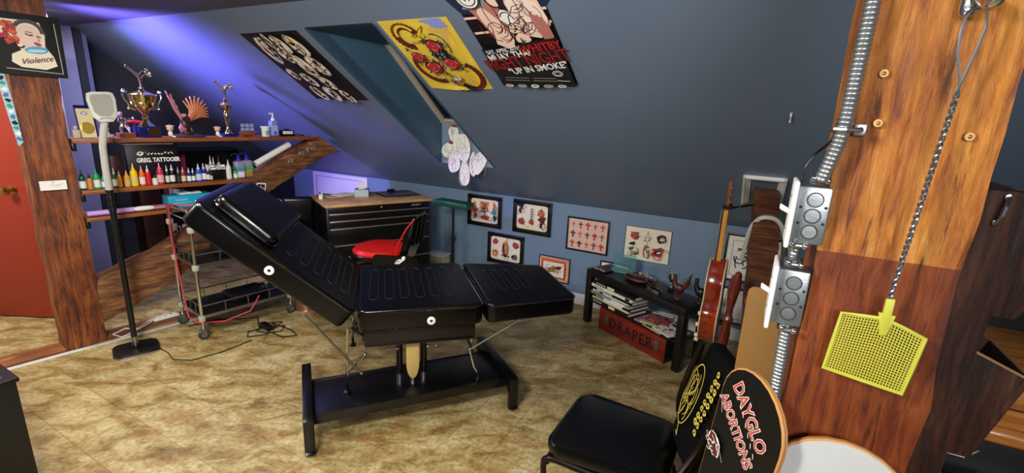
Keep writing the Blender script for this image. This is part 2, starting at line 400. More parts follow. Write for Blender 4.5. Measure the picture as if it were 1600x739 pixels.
# ================================================================ THE ROOM
def wall(name, p, q, m, thick=0.1, ztop=None, base=0.0, inside=None):
    """vertical wall from p to q (world xy), top following the ceiling; thickness away from `inside`"""
    p, q = Vector(p[:2]).to_3d(), Vector(q[:2]).to_3d()
    d = (q - p).normalized(); n = Vector((d.y, -d.x, 0))
    ins = Vector(inside if inside else (0, 0.5, 0)).to_3d()
    if n.dot(ins - p) > 0: n = -n
    MI = MR.inverted(); ya, yb = (MI @ p).y, (MI @ q).y; ts = [0, 1]
    if (ya - YF) * (yb - YF) < 0: ts.insert(1, (YF - ya) / (yb - ya))
    b = B(); P = [p.lerp(q, t) for t in ts]
    prof = [(0, base)] + [((q - p).length, base)] + [((x - p).length, (ztop if ztop is not None else slope_z(x)) + 0.03) for x in reversed(P)]
    X = Matrix(((d.x, n.x, 0, p.x), (d.y, n.y, 0, p.y), (0, 0, 1, 0), (0, 0, 0, 1)))
    b.prism(prof, 0, thick, m, 'y', X=X)
    return struct(name, b)
b = B(); b.box(-6.5, 4.5, -4.5, 7.5, -0.06, 0, floor_m); struct('floor', b)
wall('wall_knee', Rw(-4.0, 0), Rw(3.0, 0), wall_blue)
CN = Vector((-3.5, 4.02, 0)); DN = Vector((-3.12, 3.19, 0))
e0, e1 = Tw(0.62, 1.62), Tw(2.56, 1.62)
wall('wall_end', e0, e1, shaded_wall)
wall('wall_corner', (-4.15, 3.86), CN, pale_blue, 0.06)
wall('wall_nook', (-4.9, 3.26), (-4.15, 3.86), pale_blue, 0.06)
b = B(); b.box(-3.105, -3.045, 3.19, 3.27, 0, 2.12, white, .003); struct('trim_4', b)
wall('wall_recess', CN, e0, shaded_wall, 0.05, inside=(-3, 4.6, 0))
wall('wall_hall', (-4.9, 3.26), (-3.8, 3.22), pale_blue, 0.1)
wall('wall_left', (-4.9, -3.0), (-4.9, 3.3), cream)
wall('wall_right', Rw(2.9, 0.2), Rw(2.9, -7), slate)
wall('wall_behind', (-4.9, -2.6), (3.2, -2.6), cream, inside=(0, 0, 0))
# sloped ceiling with the skylight opening
def slope_part(b, x0, x1, v0, v1, m):
    th = 0.08
    P = [(x0, v0), (x1, v0), (x1, v1), (x0, v1)]
    lo = [b.bm.verts.new(Sw(*q)) for q in P]; hi = [b.bm.verts.new(Sw(*q, -th)) for q in P]
    b.face(lo, m); b.face(hi[::-1], m)
    for i in range(4): b.face((lo[i], hi[i], hi[(i + 1) % 4], lo[(i + 1) % 4]), m)
VT = (ZC - ZJ) / math.sin(SL)
SKX0, SKX1, SKV0, SKV1 = -1.262, -0.745, 0.547, 2.10
b = B()
slope_part(b, -5.2, SKX0, 0, VT, slate); slope_part(b, SKX1, 3.0, 0, VT, slate)
slope_part(b, SKX0, SKX1, 0, SKV0, slate); slope_part(b, SKX0, SKX1, SKV1, VT, slate)
b.recalc = False
struct('ceiling', b)
b = B(); y1 = YF
P = [Rw(-5.2, y1, ZC), Rw(3.0, y1, ZC), Rw(3.0, -8.2, ZC), Rw(-5.2, -8.2, ZC)]
lo = [b.bm.verts.new(p) for p in P]; hi = [b.bm.verts.new(p + Vector((0, 0, .08))) for p in P]
flatm = M('flat_ceiling_paint', '#5e6273', 0.6, bump=0.05, bscale=100)
b.face(lo, flatm); b.face(hi, flatm)
for i in range(4): b.face((lo[i], hi[i], hi[(i + 1) % 4], lo[(i + 1) % 4]), flatm)
struct('ceiling_flat', b)
# skylight well (sill upright, head level) and window
ys0 = -SKV0 * math.cos(SL); zs0 = ZJ + SKV0 * math.sin(SL); ys1 = -SKV1 * math.cos(SL); zs1 = ZJ + SKV1 * math.sin(SL)
yw0, zw0 = ys0, 1.50; yw1, zw1 = -1.12, zs1
b = B(); t = 0.02
prof = [(ys0, zs0), (yw0, zw0), (yw1, zw1), (ys1, zs1)]
b.prism(prof, SKX0 - t, SKX0, teal, 'x'); b.prism(prof, SKX1, SKX1 + t, teal, 'x')
b.box(SKX0, SKX1, ys0, ys0 + t, zs0, zw0 + .03, M('sill_face_paint', '#6f8494', 0.5))
b.box(SKX0, SKX1, ys1 - 0.01, yw1 + 0.03, zs1, zs1 + t, black)  # head face coloured black to stand for its lack of light
wl = struct('trim_1', b, mat=MR)
wt = obj('window_1', B(), None); COL.objects.unlink(wt); bpy.data.objects.remove(wt)
wt = thing('window_1', None, None, mat=MR); wt['kind'] = 'structure'
dy, dz = yw1 - yw0, zw1 - zw0; LL = math.hypot(dy, dz); an = math.atan2(dz, -dy)
# local frame of the pane: a across, c up the roof
def Pw(a, c, h=0): return (a, yw0 - c * math.cos(an) + h * math.sin(an), zw0 + c * math.sin(an) + h * math.cos(an))
def pbox(b, a0, a1, c0, c1, h0, h1, m):
    V = [Pw(a, c, h) for h in (h0, h1) for a, c in ((a0, c0), (a1, c0), (a1, c1), (a0, c1))]
    vs = [b.bm.verts.new(v) for v in V]
    for f in ((0, 1, 2, 3), (7, 6, 5, 4), (0, 4, 5, 1), (1, 5, 6, 2), (2, 6, 7, 3), (3, 7, 4, 0)): b.face([vs[i] for i in f], m)
frm = M('window_frame_paint', '#b4ab9c', 0.5, var=0.15, vscale=20)
b = B(); w = 0.045
pbox(b, SKX0, SKX0 + w, 0, LL, 0, 0.05, frm); pbox(b, SKX1 - w, SKX1, 0, LL, 0, 0.05, frm)
pbox(b, SKX0 + w, SKX1 - w, 0, w, 0, 0.05, frm); pbox(b, SKX0 + w, SKX1 - w, LL - w, LL, 0, 0.05, frm)
obj('window_frame', b, wt)
b = B(); pbox(b, SKX0 + w, SKX1 - w, w, LL - w, 0.02, 0.028, darkglass); obj('pane', b, wt)
# baseboard, wall panel, socket plate
b = B(); b.box(-4.0, 2.9, -0.016, 0, 0, 0.10, white, 0.003); struct('baseboard_knee', b, mat=MR)
# white access panel on the knee wall behind the tool chest
b = B(); b.box(-3.44, -2.59, -0.02, -0.001, 0.3, 0.872, M('lilac_white_panel', '#d4d0dc', 0.5), 0.003)
b.box(-3.38, -2.66, -0.023, -0.018, 0.826, 0.83, M('panel_groove', '#3a3a48', 0.6)); b.box(-3.385, -3.38, -0.023, -0.018, 0.34, 0.83, MATS['panel_groove'])
tag(obj('access_panel', b, mat=MR), 'white access panel on the low wall behind the black tool chest', 'panel')
# floor sill beam of the truss and the white strip in front of it
b = B(); b.box(-1.2, 2.3, 0.0, 0.17, 0.0, 0.012, sill_wood).subdiv(length=0.2); struct('trim_2', b, mat=MT)
b = B(); b.box(-0.75, 2.3, -0.05, -0.012, 0.0, 0.006, M('white_metal_strip', '#d4d2cc', 0.4, 0.2), 0.001)
for i in range(14): b.lathe([(0.004, 0.006), (0.003, 0.0075), (0, 0.0075)], steel, 8, c=(-0.65 + i * 0.22, -0.031, 0))
struct('trim_3', b, mat=MT)

# truss timbers
def beam(name, x0, x1, y0, y1, z0, z1, m, amp, label, mat, seed=0, taper=0):
    b = B(); b.box(x0, x1, y0, y1, z0, z1, m).subdiv(length=0.07); b.jitter(amp, 5.0, seed)
    b.jitter(amp * 0.6, 17.0, seed + 3)
    return tag(obj(name, b, mat=mat), label, 'beam')
bp = beam('timber_post', 0.0, 0.205, 0.0, 0.20, 0.0, 2.14, beam_wood, 0.012, 'old brown timber post by the red door carrying the framed portrait', MT, 3)
# brace of the left truss: outline measured in the truss plane
b = B(); pts = [(0.20, 0.42), (0.40, 0.49), (0.55, 0.545), (0.765, 0.65), (1.04, 0.86), (1.318, 1.063), (1.55, 1.19), (1.78, 1.303), (1.861, 1.346), (2.069, 1.2), (1.971, 1.192), (1.82, 1.13), (1.664, 1.05), (1.338, 0.865), (1.05, 0.62), (0.762, 0.375), (0.565, 0.285), (0.4, 0.2), (0.20, 0.125)]
pts2 = [(x, z) for x, z in pts]
b.prism(pts2, 0.02, 0.17, left_brace_wood, 'y', bev=0.006); bmesh.ops.triangulate(b.bm, faces=[f for f in b.bm.faces if len(f.verts) > 4]); b.subdiv(length=0.09); b.jitter(0.009, 7, 5)
br = tag(obj('timber_brace', b, mat=MT), 'slanted old timber brace rising from the left post to the sloped ceiling', 'beam')
b = B(); a = Art(b, lambda x, y, h: (x, 0.006 - h, y))
a.poly([(1.27, 0.905), (1.345, 0.90), (1.36, 0.975), (1.285, 0.985)], paper); a.poly([(1.28, 0.915), (1.337, 0.91), (1.35, 0.965), (1.29, 0.975)], ink); a.scribble(1.315, 0.94, 0.03, 0.03, 0.004, paper, 8)
b.jitter(0)
tag(obj('sticker', b, mat=MT, smooth=0), 'small square black and white sticker on the slanted brace', 'sticker')
b = B(); a = Art(b, lambda x, y, h: (x, 0.006 - h, y))
for i in range(5): a.line([(1.20 + i * .018, .93 - i * .014), (1.225 + i * .018, .915 - i * .012)], 0.008, YEL if i % 2 else paper)
for i in range(11):
    x, y = random.uniform(1.55, 1.8), 0; y = 1.06 + (x - 1.5) * .6 + random.uniform(0, .07); a.line([(x - .01, y - .015), (x + .01, y + .015)], 0.004, greypl); a.line([(x + .012, y - .01), (x - .008, y + .012)], 0.004, greypl)
tag(obj('carved_marks', b, mat=MT, smooth=0), 'scattered pale scratched marks on the upper end of the slanted brace', 'marks')
# near post
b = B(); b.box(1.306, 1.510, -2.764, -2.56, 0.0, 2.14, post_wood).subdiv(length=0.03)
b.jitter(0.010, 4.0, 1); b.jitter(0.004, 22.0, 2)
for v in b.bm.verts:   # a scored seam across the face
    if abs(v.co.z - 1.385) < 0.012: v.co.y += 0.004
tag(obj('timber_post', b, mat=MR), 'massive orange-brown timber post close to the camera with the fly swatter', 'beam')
# brace of the right truss, seen end on, and its white collar on the ceiling
zb = lambda y: 1.17 + (y + 0.5) * 0.61
b = B(); P = [(-0.36, 1.345), (-2.53, 0.09), (-2.53, 0.0), (-2.35, 0.0), (-0.36, 1.17)]
b.prism(P, 1.140, 1.272, brace_wood, 'x', bev=0.005); bmesh.ops.triangulate(b.bm, faces=[f for f in b.bm.faces if len(f.verts) > 4]); b.subdiv(length=0.09); b.jitter(0.008, 6, 8)
for v in b.bm.verts: v.co.x += max(0, -.4 - v.co.y) * .068
tag(obj('timber_brace', b, mat=MR), 'dark timber brace running down from the white collar in the sloped ceiling', 'beam')
b = B()
def sbox(b, x0, x1, v0, v1, h0, h1, m):
    vs = [b.bm.verts.new(Sw(x, v, h)) for h in (h0, h1) for x, v in ((x0, v0), (x1, v0), (x1, v1), (x0, v1))]
    for f in ((0, 1, 2, 3), (7, 6, 5, 4), (0, 4, 5, 1), (1, 5, 6, 2), (2, 6, 7, 3), (3, 7, 4, 0)): b.face([vs[i] for i in f], m)
for (k, hh) in ((0, 0.022), (0.014, 0.014), (0.028, 0.008)):
    x0, x1, v0, v1 = 1.078 + k, 1.306 - k, 0.44, 0.80 - k
    for q in ((x0, x0 + .014, v0, v1), (x1 - .014, x1, v0, v1), (x0, x1, v1 - .014, v1)): sbox(b, *q, 0.0005, hh, white)
tag(obj('ceiling_collar', b), 'white moulded collar framing the brace where it enters the ceiling', 'trim')

# red door leaf in the hall
dt = thing('door_1', None, None, loc=(-3.80, 3.20, 0), rz=rad(-0.8)); dt['kind'] = 'structure'
b = B(); b.box(0, 0.69, 0, 0.04, 0.012, 1.98, door_red, 0.003)
obj('door_panel', b, dt)
b = B(); KX, KZ = 0.36, 0.957
b.lathe([(0.033, 0), (0.033, 0.005), (0.012, 0.01), (0.012, 0.03), (0.026, 0.04), (0.03, 0.052), (0.026, 0.064), (0.012, 0.07), (0, 0.07)], brass, 20, X=Matrix.Translation((KX, 0, KZ)) @ Matrix.Rotation(rad(90), 4, 'X'))
b.box(KX - .045, KX - .02, -0.004, 0, KZ - .012, KZ + .012, brass, 0.002)
obj('door_handle', b, dt)

# ================================================================ THE TATTOO BED
bed = thing('tattoo_bed', 'black leather tattoo bed with raised back on a wide steel base', 'bed', (-0.736, 2.112, 0), rad(15.5))
XB = Matrix.Translation((0, 0, 0.645)) @ Matrix.Rotation(rad(41), 4, 'Y')
def piping(b, pts, m=leather, r=0.004): b.tube(pts, r, m, 6, closed=True)
def loops(b, spots, z, y0, y1, w, X):
    for x in spots:
        P = []; r = w * 0.45
        for (cx, cy, a0) in ((x + w / 2 - r, y0 + r, -90), (x + w / 2 - r, y1 - r, 0), (x - w / 2 + r, y1 - r, 90), (x - w / 2 + r, y0 + r, 180)):
            for k in range(4): a = rad(a0 + k * 30); P.append(X @ Vector((cx + r * math.cos(a), cy + r * math.sin(a), z)))
        b.tube(P, 0.0022, stitch, 5, closed=True)
def edge_ring(b, outline, z, X, r=0.0045, m=leather):
    b.tube([X @ Vector((x, y, z)) for x, y in outline], r, m, 6, closed=True)
I4 = Matrix.Identity(4)
def cushion(name, outline, z0, z1, X, bev=0.022):
    b = B(); b.prism(outline, z0, z1, leather, 'z')
    bm = b.bm; E = [e for e in bm.edges if abs(e.verts[0].co.z - e.verts[1].co.z) > 0.02]
    bmesh.ops.bevel(bm, geom=E, offset=0.045, segments=4, affect='EDGES', profile=0.5)
    E = [e for e in bm.edges if abs(e.verts[0].co.z - e.verts[1].co.z) < 1e-5]
    E = [e for e in E if len(e.link_faces) == 2 and any(len(f.verts) > 8 for f in e.link_faces)]
    bmesh.ops.bevel(bm, geom=E, offset=bev, segments=4, affect='EDGES', profile=0.6)
    i = b.mi(leather_top)
    for f in bm.faces:
        if f.normal.z > 0.9 and f.calc_area() > 0.05: f.material_index = i
    bm.transform(X)
    return obj(name, b, bed, smooth=50)
ob = [(-0.835, 0.03), (-0.60, 0.0), (0.0, 0.0), (0.0, 0.745), (-0.60, 0.71), (-0.835, 0.65)]
cushion('back_cushion', ob, -0.115, 0.0, XB)
os_ = [(0.004, 0.0), (0.632, 0.0), (0.61, 0.72), (-0.02, 0.75)]
cushion('seat_cushion', os_, 0.535, 0.65, I4)
ol = [(0.646, -0.015), (1.16, 0.03), (1.14, 0.60), (0.628, 0.705)]
cushion('leg_cushion', ol, 0.54, 0.65, I4)
oh = [(-0.79, 0.10), (-0.475, 0.045), (-0.455, 0.66), (-0.79, 0.58)]
cushion('head_pillow', oh, 0.0, 0.062, XB, 0.03)
def seam(name, outline, z, X, r=0.005):
    b = B(); n = len(outline); P = []
    for i in range(n):
        p0, p1, p2 = (Vector(outline[(i + k) % n]) for k in (-1, 0, 1))
        a = p1 + (p0 - p1).normalized() * 0.05; c = p1 + (p2 - p1).normalized() * 0.05
        for t in (0, .25, .5, .75, 1): q = a * (1 - t) ** 2 + p1 * 2 * t * (1 - t) + c * t * t; P.append(X @ Vector((q.x, q.y, z)))
    b.tube(P, r, gloss, 8, closed=True); obj(name, b, bed)
seam('piping', ob, -0.014, XB); seam('piping', os_, 0.636, I4); seam('piping', ol, 0.636, I4); seam('piping', [(x, y) for x, y in oh], 0.012, XB, 0.004)
b = B()
loops(b, (-0.40, -0.32, -0.24, -0.16, -0.08), 0.001, 0.14, 0.62, 0.046, XB)
loops(b, (0.08, 0.16, 0.24, 0.32, 0.40, 0.48, 0.56), 0.651, 0.14, 0.62, 0.046, I4)
loops(b, (0.72, 0.79, 0.86, 0.93), 0.651, 0.18, 0.52, 0.04, I4)
tag(obj('stitching', b, bed), 'rows of stitched loops across the cushions')
for P, X in (((-0.425, -0.004, -0.062), XB), ((0.36, -0.004, 0.578), I4)):
    b = B(); Y = X @ Matrix.Translation(P) @ Matrix.Rotation(rad(90), 4, 'X')
    b.lathe([(0.021, -0.002), (0.021, 0.004), (0.018, 0.006), (0.008, 0.006), (0.008, 0.002), (0, 0.002)], whitepl, 20, X=Y)
    b.lathe([(0.0075, 0.0025), (0, 0.0028)], ink, 14, X=Y)
    tag(obj('grommet', b, bed), 'white ring plug on the cushion side')
b = B()
b.box(0.03, 0.60, 0.06, 0.62, 0.425, 0.535, M('dark_brown_box_frame', '#140c09', 0.4), 0.004)
b.box(0.04, 0.59, 0.052, 0.06, 0.43, 0.437, blackm); b.box(0.02, 0.03, 0.1, 0.6, 0.44, 0.53, blackm)
obj('under_frame', b, bed)
b = B(); b.box(-0.78, -0.04, 0.10, 0.62, -0.135, -0.115, blackm, 0.003, X=XB); obj('back_board', b, bed)
for (x, y) in ((0.205, 0.17), (0.335, 0.17)):
    b = B(); b.cyl((x, y, 0.16), (x, y, 0.43), 0.017, blackm, 16); b.cyl((x, y, 0.16), (x, y, 0.2), 0.0175, steel, 16); obj('column', b, bed)
b = B(); b.prism([(0.238 + .034 * math.cos(t) * 1.0 + .034, 0.29 + (.075 if math.sin(t) < 0 else 0.0) * math.sin(t) * 1.2) for t in [PI + i * PI / 12 for i in range(13)]] + [(0.306, 0.43), (0.238, 0.43)], 0.10, 0.115, M('pale_wood_lever', '#b89a5c', 0.4, var=.1), 'y', bev=0.002)
tag(obj('lever', b, bed), 'pale wooden tongue-shaped lever')
b = B(); b.cyl((0.275, 0.135, 0.165), (0.275, 0.135, 0.40), 0.014, chrome, 14); obj('piston', b, bed)
for x in (0.17, 0.37):
    b = B(); b.cyl((x - .02, 0.06, 0.405), (x + .02, 0.06, 0.405), 0.004, chrome, 10); b.ell((x - .022, .06, .405), 0.007, chrome, 8); b.ell((x + .022, .06, .405), 0.007, chrome, 8); obj('knob', b, bed)
bar = M('satin_bar', '#9c9682', 0.3, 0.9)
for y in (0.07, 0.60):
    b = B(); b.tube([(-0.242, y, 0.62), (0.011, y, 0.276)], 0.0065, bar, 8); b.ell((0.011, y, 0.276), 0.009, chrome, 8)
    b.tube([(-0.047, y + .01, 0.53), (-0.06, y + .01, 0.30), (-0.065, y + .01, 0.20)], 0.006, chrome, 8)
    b.tube([(0.03, y + .015, 0.375), (-0.06, y + .015, 0.27)], 0.007, chrome, 8); b.ell((0.03, y + .015, 0.375), 0.011, chrome, 8)
    b.tube([(0.06, y + .015, 0.45), (-0.03, y + .015, 0.53)], 0.006, blackm, 8)
    b.lathe([(0.02, 0), (0.02, 0.012), (0.008, 0.02), (0.008, 0.06), (0, 0.06)], blackm, 14, c=(-0.065, y + .01, 0.165))
    tag(obj('back_strut', b, bed), 'scissor strut of thin metal bars')
    b = B(); b.tube([(0.90, y, 0.545), (0.575, y, 0.36)], 0.0065, bar, 8); b.ell((0.575, y, 0.36), 0.009, chrome, 8)
    b.tube([(0.585, y + .012, 0.42), (0.575, y + .012, 0.35), (0.60, y + .012, 0.25), (0.625, y + .012, 0.20)], 0.0055, chrome, 8)
    b.tube([(0.555, y + .005, 0.44), (0.59, y + .005, 0.34)], 0.007, blackm, 8)
    b.lathe([(0.016, 0), (0.016, 0.01), (0.006, 0.02), (0.006, 0.045), (0, 0.045)], blackm, 14, c=(0.625, y + .012, 0.165))
    obj('leg_strut', b, bed)
# steel base, turned a little against the cushions
BX = (frame(Vector((-0.736, 2.112, 0)), rad(15.5)).inverted() @ frame(Vector((-0.905, 1.90, 0)), rad(24.2)))
b = B()
b.box(0.0, 1.047, 0.075, 0.40, 0.155, 0.165, blackm, 0.002, X=BX)
b.box(0.0, 1.047, 0.069, 0.080, 0.115, 0.167, blackm, 0.002, X=BX); b.box(0.0, 1.047, 0.395, 0.406, 0.115, 0.167, blackm, 0.002, X=BX)
obj('base_plate', b, bed)
for x in (0.0, 1.047):
    b = B()
    P = [(0.0, 0.185), (0.0, 0.02), (-0.012, 0.015), (0.0, 0.005), (0.036, 0.005), (0.036, 0.10), (0.08, 0.135), (0.48, 0.135), (0.524, 0.10), (0.524, 0.005), (0.56, 0.005), (0.56, 0.185), (0.54, 0.195), (0.02, 0.195)]
    b.prism(P, x - 0.024, x + 0.024, blackm, 'x', bev=0.005, X=BX)
    s = obj('crossbar', b, bed)
    for y in (0.018, 0.542):
        b = B(); b.lathe([(0.02, 0), (0.026, 0.004), (0.026, 0.014), (0.014, 0.022), (0.014, 0.03), (0, 0.03)], black, 16, c=(x, y, 0), X=BX); obj('foot', b, s)

# ================================================================ FLOOR LAMP
lp = thing('floor_lamp', 'black floor lamp with grey paddle head beside the left timber post', 'lamp', (-2.43, 2.80, 0), rad(42))
b = B()
def rrect(w, h, r, n=5):
    P = []
    for cx, cy, a0 in ((w - r, h - r, 0), (-w + r, h - r, 90), (-w + r, -h + r, 180), (w - r, -h + r, 270)):
        for k in range(n + 1): a = rad(a0 + 90 * k / n); P.append((cx + r * math.cos(a), cy + r * math.sin(a)))
    return P
b.prism(rrect(.122, .108, .05), 0.0, 0.012, steel); b.prism(rrect(.118, .104, .05), 0.012, 0.024, black, bev=0.004)
obj('base', b, lp)
b = B(); b.cyl((0, 0, 0.02), (0, 0, 1.07), 0.0165, black, 16); b.lathe([(0.024, 0), (0.024, .02), (.017, .03)], black, 16, c=(0, 0, .024))
for z in (0.93, 0.97, 1.01, 1.05): b.lathe([(0.02, 0), (0.021, 0.006), (0.02, 0.012)], black, 16, c=(0, 0, z))
b.cyl((0, 0, .035), (0, 0, .10), .0185, steel, 14)
obj('pole', b, lp)
b = B(); b.tube([(0, 0, 1.06), (0.0, 0, 1.2), (0.004, -0.0, 1.32), (0.022, -.005, 1.42), (0.034, -0.01, 1.47)], 0.0185, greypl, 12); obj('gooseneck', b, lp)
b = B(); XH = Matrix.Translation((0.034, -0.012, 1.545)) @ Matrix.Rotation(rad(-4), 4, 'Y') @ Matrix.Rotation(rad(80), 4, 'X')
hp = [(-.06, .075), (-.066, .04), (-.058, -.055), (-.03, -.088), (.03, -.088), (.058, -.055), (.066, .04), (.06, .075), (.04, .083), (-.04, .083)]
b.prism(hp, -0.009, 0.009, greypl, 'z', bev=0.004, X=XH)
hd = obj('lamp_head', b, lp)
b = B(); b.prism([(x * .76, y * .72 + .008) for x, y in hp], 0.009, 0.011, M('matte_diffuser', '#7c7a70', .6), 'z', X=XH)
b.tube([XH @ Vector((-.03, -.07, .012)), XH @ Vector((-.012, -.062, .016)), XH @ Vector((.012, -.062, .016)), XH @ Vector((.03, -.07, .012))], .005, greypl, 8)
obj('diffuser', b, hd)
b = B(); pts = [(0.09, -0.03, 0.012), (0.17, -.06, .004), (.26, -.04, .004)]
tag(obj('cable', B().tube([Vector((-2.30, 2.83, .006)), Vector((-2.21, 2.78, .004)), Vector((-2.12, 2.70, .004)), Vector((-2.0, 2.70, .004)), Vector((-1.88, 2.82, .004)), Vector((-1.78, 3.0, .004))], 0.003, black, 6)), 'thin black cable curving over the tiles from the lamp base', 'cable')

# ================================================================ CHROME TROLLEY
TL = MT @ Matrix.Translation((.64, -.062, 0)) @ Matrix.Rotation(rad(-90), 4, 'Z')
tr = thing('trolley', 'chrome two-shelf trolley on casters standing behind the bed head', 'trolley', mat=TL)
LX, LY = 0.37, 0.62
zt = 0.90
for (x, y) in ((0, 0), (LX, 0), (0, LY), (LX, LY)):
    b = B(); b.cyl((x, y, 0.085), (x, y, zt - 0.03), 0.0115, chrome, 14)
    for z in (0.135, 0.50, 0.76): b.lathe([(0.02, 0), (0.022, 0.006), (0.022, 0.03), (0.02, 0.036)], greypl, 14, c=(x, y, z))
    leg = obj('leg', b, tr)
    b = B(); b.lathe([(0.014, 0), (0.018, 0.01), (0.012, 0.03)], steel, 12, c=(x, y, 0.065))
    b.lathe([(.03, -.011), (.036, -.006), (.036, .006), (.03, .011)], M('caster_tyre', '#1c3a3c', .5), 18, X=Matrix.Translation((x, y, .036)) @ Matrix.Rotation(rad(90), 4, 'Y'))
    b.lathe([(.02, -.0125), (.02, .0125)], steel, 14, X=Matrix.Translation((x, y, .036)) @ Matrix.Rotation(rad(90), 4, 'Y'))
    b.box(x - .018, x - .014, y - .012, y + .012, .03, .08, steel); b.box(x + .014, x + .018, y - .012, y + .012, .03, .08, steel)
    obj('caster', b, leg)
for y in (0, LY):
    b = B(); b.tube([(0, y, zt - .05), (0, y, zt - .02), (.012, y, zt - .005), (.035, y, zt), (LX - .035, y, zt), (LX - .012, y, zt - .005), (LX, y, zt - .02), (LX, y, zt - .05)], 0.0115, chrome, 12); obj('end_rail', b, tr)
b = B()
for x in (0, LX): b.tube([(x, 0, zt - .06), (x, LY, zt - .06)], .006, chrome, 8)
b.tube([(.0, .0, zt - .06), (LX, 0, zt - .06)], .005, chrome, 8)
b.tube([(.06, LY, zt - .035), (.08, LY - .02, zt - .04), (LX - .1, LY - .02, zt - .04), (LX - .06, LY, zt - .09)], .007, chrome, 8)
obj('top_rail', b, tr)
for z, dp in ((0.15, .06), (0.515, .06)):
    b = B(); b.box(0.01, LX - .01, 0.01, LY - .01, z, z + .012, black, .003)
    b.box(0.0, LX, -0.004, 0.004, z + .0, z + .022, steel); b.box(0.0, LX, LY - .004, LY + .004, z, z + .022, steel)
    b.box(-.004, .004, 0, LY, z, z + .022, steel); b.box(LX - .004, LX + .004, 0, LY, z, z + .022, steel)
    sh = obj('shelf_tray', b, tr)
    b = B(); b.tube([(0.0, 0, z + dp + .03), (LX, 0, z + dp + .03), (LX, LY, z + dp + .03), (0, LY, z + dp + .03)], .005, steel, 8, closed=True)
    for i in range(1, 4):
        for x0, y0 in ((LX * i / 4, 0), (LX * i / 4, LY), (0, LY * i / 4), (LX, LY * i / 4)): b.cyl((x0, y0, z + .02), (x0, y0, z + dp + .03), .003, steel, 6)
    obj('guard_rail', b, sh)
def mT(M_, x, y, z): return M_ @ Vector((x, y, z))
tag(obj('cable', B().tube([mT(TL, *p) for p in ((.33, .18, .915), (.2, .05, .915), (.07, -.016, .912), (.06, -.02, .7), (.10, -.02, .45), (.16, -.022, .22), (.20, -.025, .12), (.30, .0, .10), (.42, .12, .11), (.46, .28, .15), (.44, .36, .24))], 0.0045, M('red_cable', '#c83040', .4), 8)), 'red cable hanging down the front of the chrome trolley', 'cable')
CO = Matrix.Translation((-.22, .30, 0))
black_cable = tag(obj('cable', B().tube([mT(TL @ CO, *p) for p in ((.30, -.3, .006), (.34, -.1, .006), (.45, .02, .006), (.5, .1, .006), (.7, .02, .006), (.78, .1, .006), (.72, .18, .01), (.66, .08, .012), (.74, -.02, .012), (.82, .02, .006), (.86, .1, .006), (.8, .16, .01), (.74, .06, .016), (.7, -.06, .006), (.78, -.1, .006), (.84, .0, .01), (.76, .1, .02), (.68, .12, .008), (.9, .16, .006), (1.0, .14, .006), (.96, .06, .006), (.86, .04, .012))], 0.0045, black, 6)), 'tangled black cable coiled on the tiles under the bed head', 'cable')
b = B(); b.box(.68, .80, .03, .075, .006, .04, black, .006, X=TL @ CO); tag(obj('power_adapter', b), 'black power adapter lying in the tangled cable', 'adapter')
# white power strip and leads by the front caster
b = B(); XS = MT @ Matrix.Translation((0.58, .10, .013)) @ Matrix.Scale(.62, 4)
b.box(-.13, .13, -.028, .028, 0, .032, whitepl, .006, X=XS)
for i in range(4): b.box(-.1 + i * .055, -.07 + i * .055, -.016, .016, .032, .05, whitepl, .004, X=XS)
tag(obj('power_strip', b), 'white power strip on the floor sill beside the trolley caster', 'power strip')
tag(obj('cable', B().tube([MT @ Vector(p) for p in ((.5, .09, .03), (.4, .02, .02), (.33, .10, .016), (.25, .05, .016), (.28, -.03, .012), (.36, .0, .016), (.46, .12, .016), (.6, .15, .03))], .0045, whitepl, 6)), 'white cable curling over the floor sill by the lamp', 'cable')
# small black things on the trolley
b = B(); b.box(.08, .26, .2, .42, .53, .60, black, .012, X=TL); tag(obj('storage_box', b), 'small black box on the upper tray of the chrome trolley', 'box')
b = B(); b.box(.08, .28, .25, .5, .165, .22, black, .01, X=TL); tag(obj('storage_box', b), 'flat black box on the bottom tray of the chrome trolley', 'box')

# ================================================================ TOOL CHEST
MC = frame(Vector((-1.466, 3.644, 0)), rad(35.1))
ct = thing('tool_chest', 'black rolling tool chest with silver drawer pulls and wooden top', 'tool chest', mat=MC)
CW, CD = 0.885, 0.50
b = B(); b.box(0.0, CW, 0.012, CD, 0.05, 0.825, blackm, .004); obj('cabinet_body', b, ct)
b = B(); b.box(-0.012, CW + .012, -0.006, CD + .01, 0.827, 0.850, light_wood, .003); tag(obj('worktop', b, ct), 'light wooden work surface')
zz = [(0.795, 0.822), (0.735, 0.79), (0.672, 0.73), (0.60, 0.667), (0.48, 0.595), (0.30, 0.475), (0.08, 0.295)]
b = B(); b.box(0.012, CW - .012, 0.0, 0.014, 0.782, 0.824, blackm, .002)
b.lathe([(.008, 0), (.008, .004), (.005, .006), (0, .006)], chrome, 12, X=Matrix.Translation((CW * .5, 0, .803)) @ Matrix.Rotation(rad(90), 4, 'X'))
p = obj('top_panel', b, ct)
b = B(); a = Art(b, lambda x, y, h: (x, -0.001 - h, y)); a.text('HUSKY', .75, .803, .026, M('grey_lettering', '#a8a8ac', .4), shear=.2, space=1.1)
obj('lettering', b, p, smooth=0)
for i, (z0, z1) in enumerate(((.722, .779), (.660, .719), (.52, .657), (.36, .517), (.21, .357), (.07, .207))):
    b = B(); b.box(0.012, CW - .012, 0.0, 0.014, z0, z1, blackm, .002); d = obj('drawer', b, ct)
    b = B(); b.box(0.02, CW - .02, -0.014, 0.0, z1 - .014, z1 - .003, M('aluminium_pull', '#b8babc', .28, .9), .003); obj('drawer_pull', b, d)
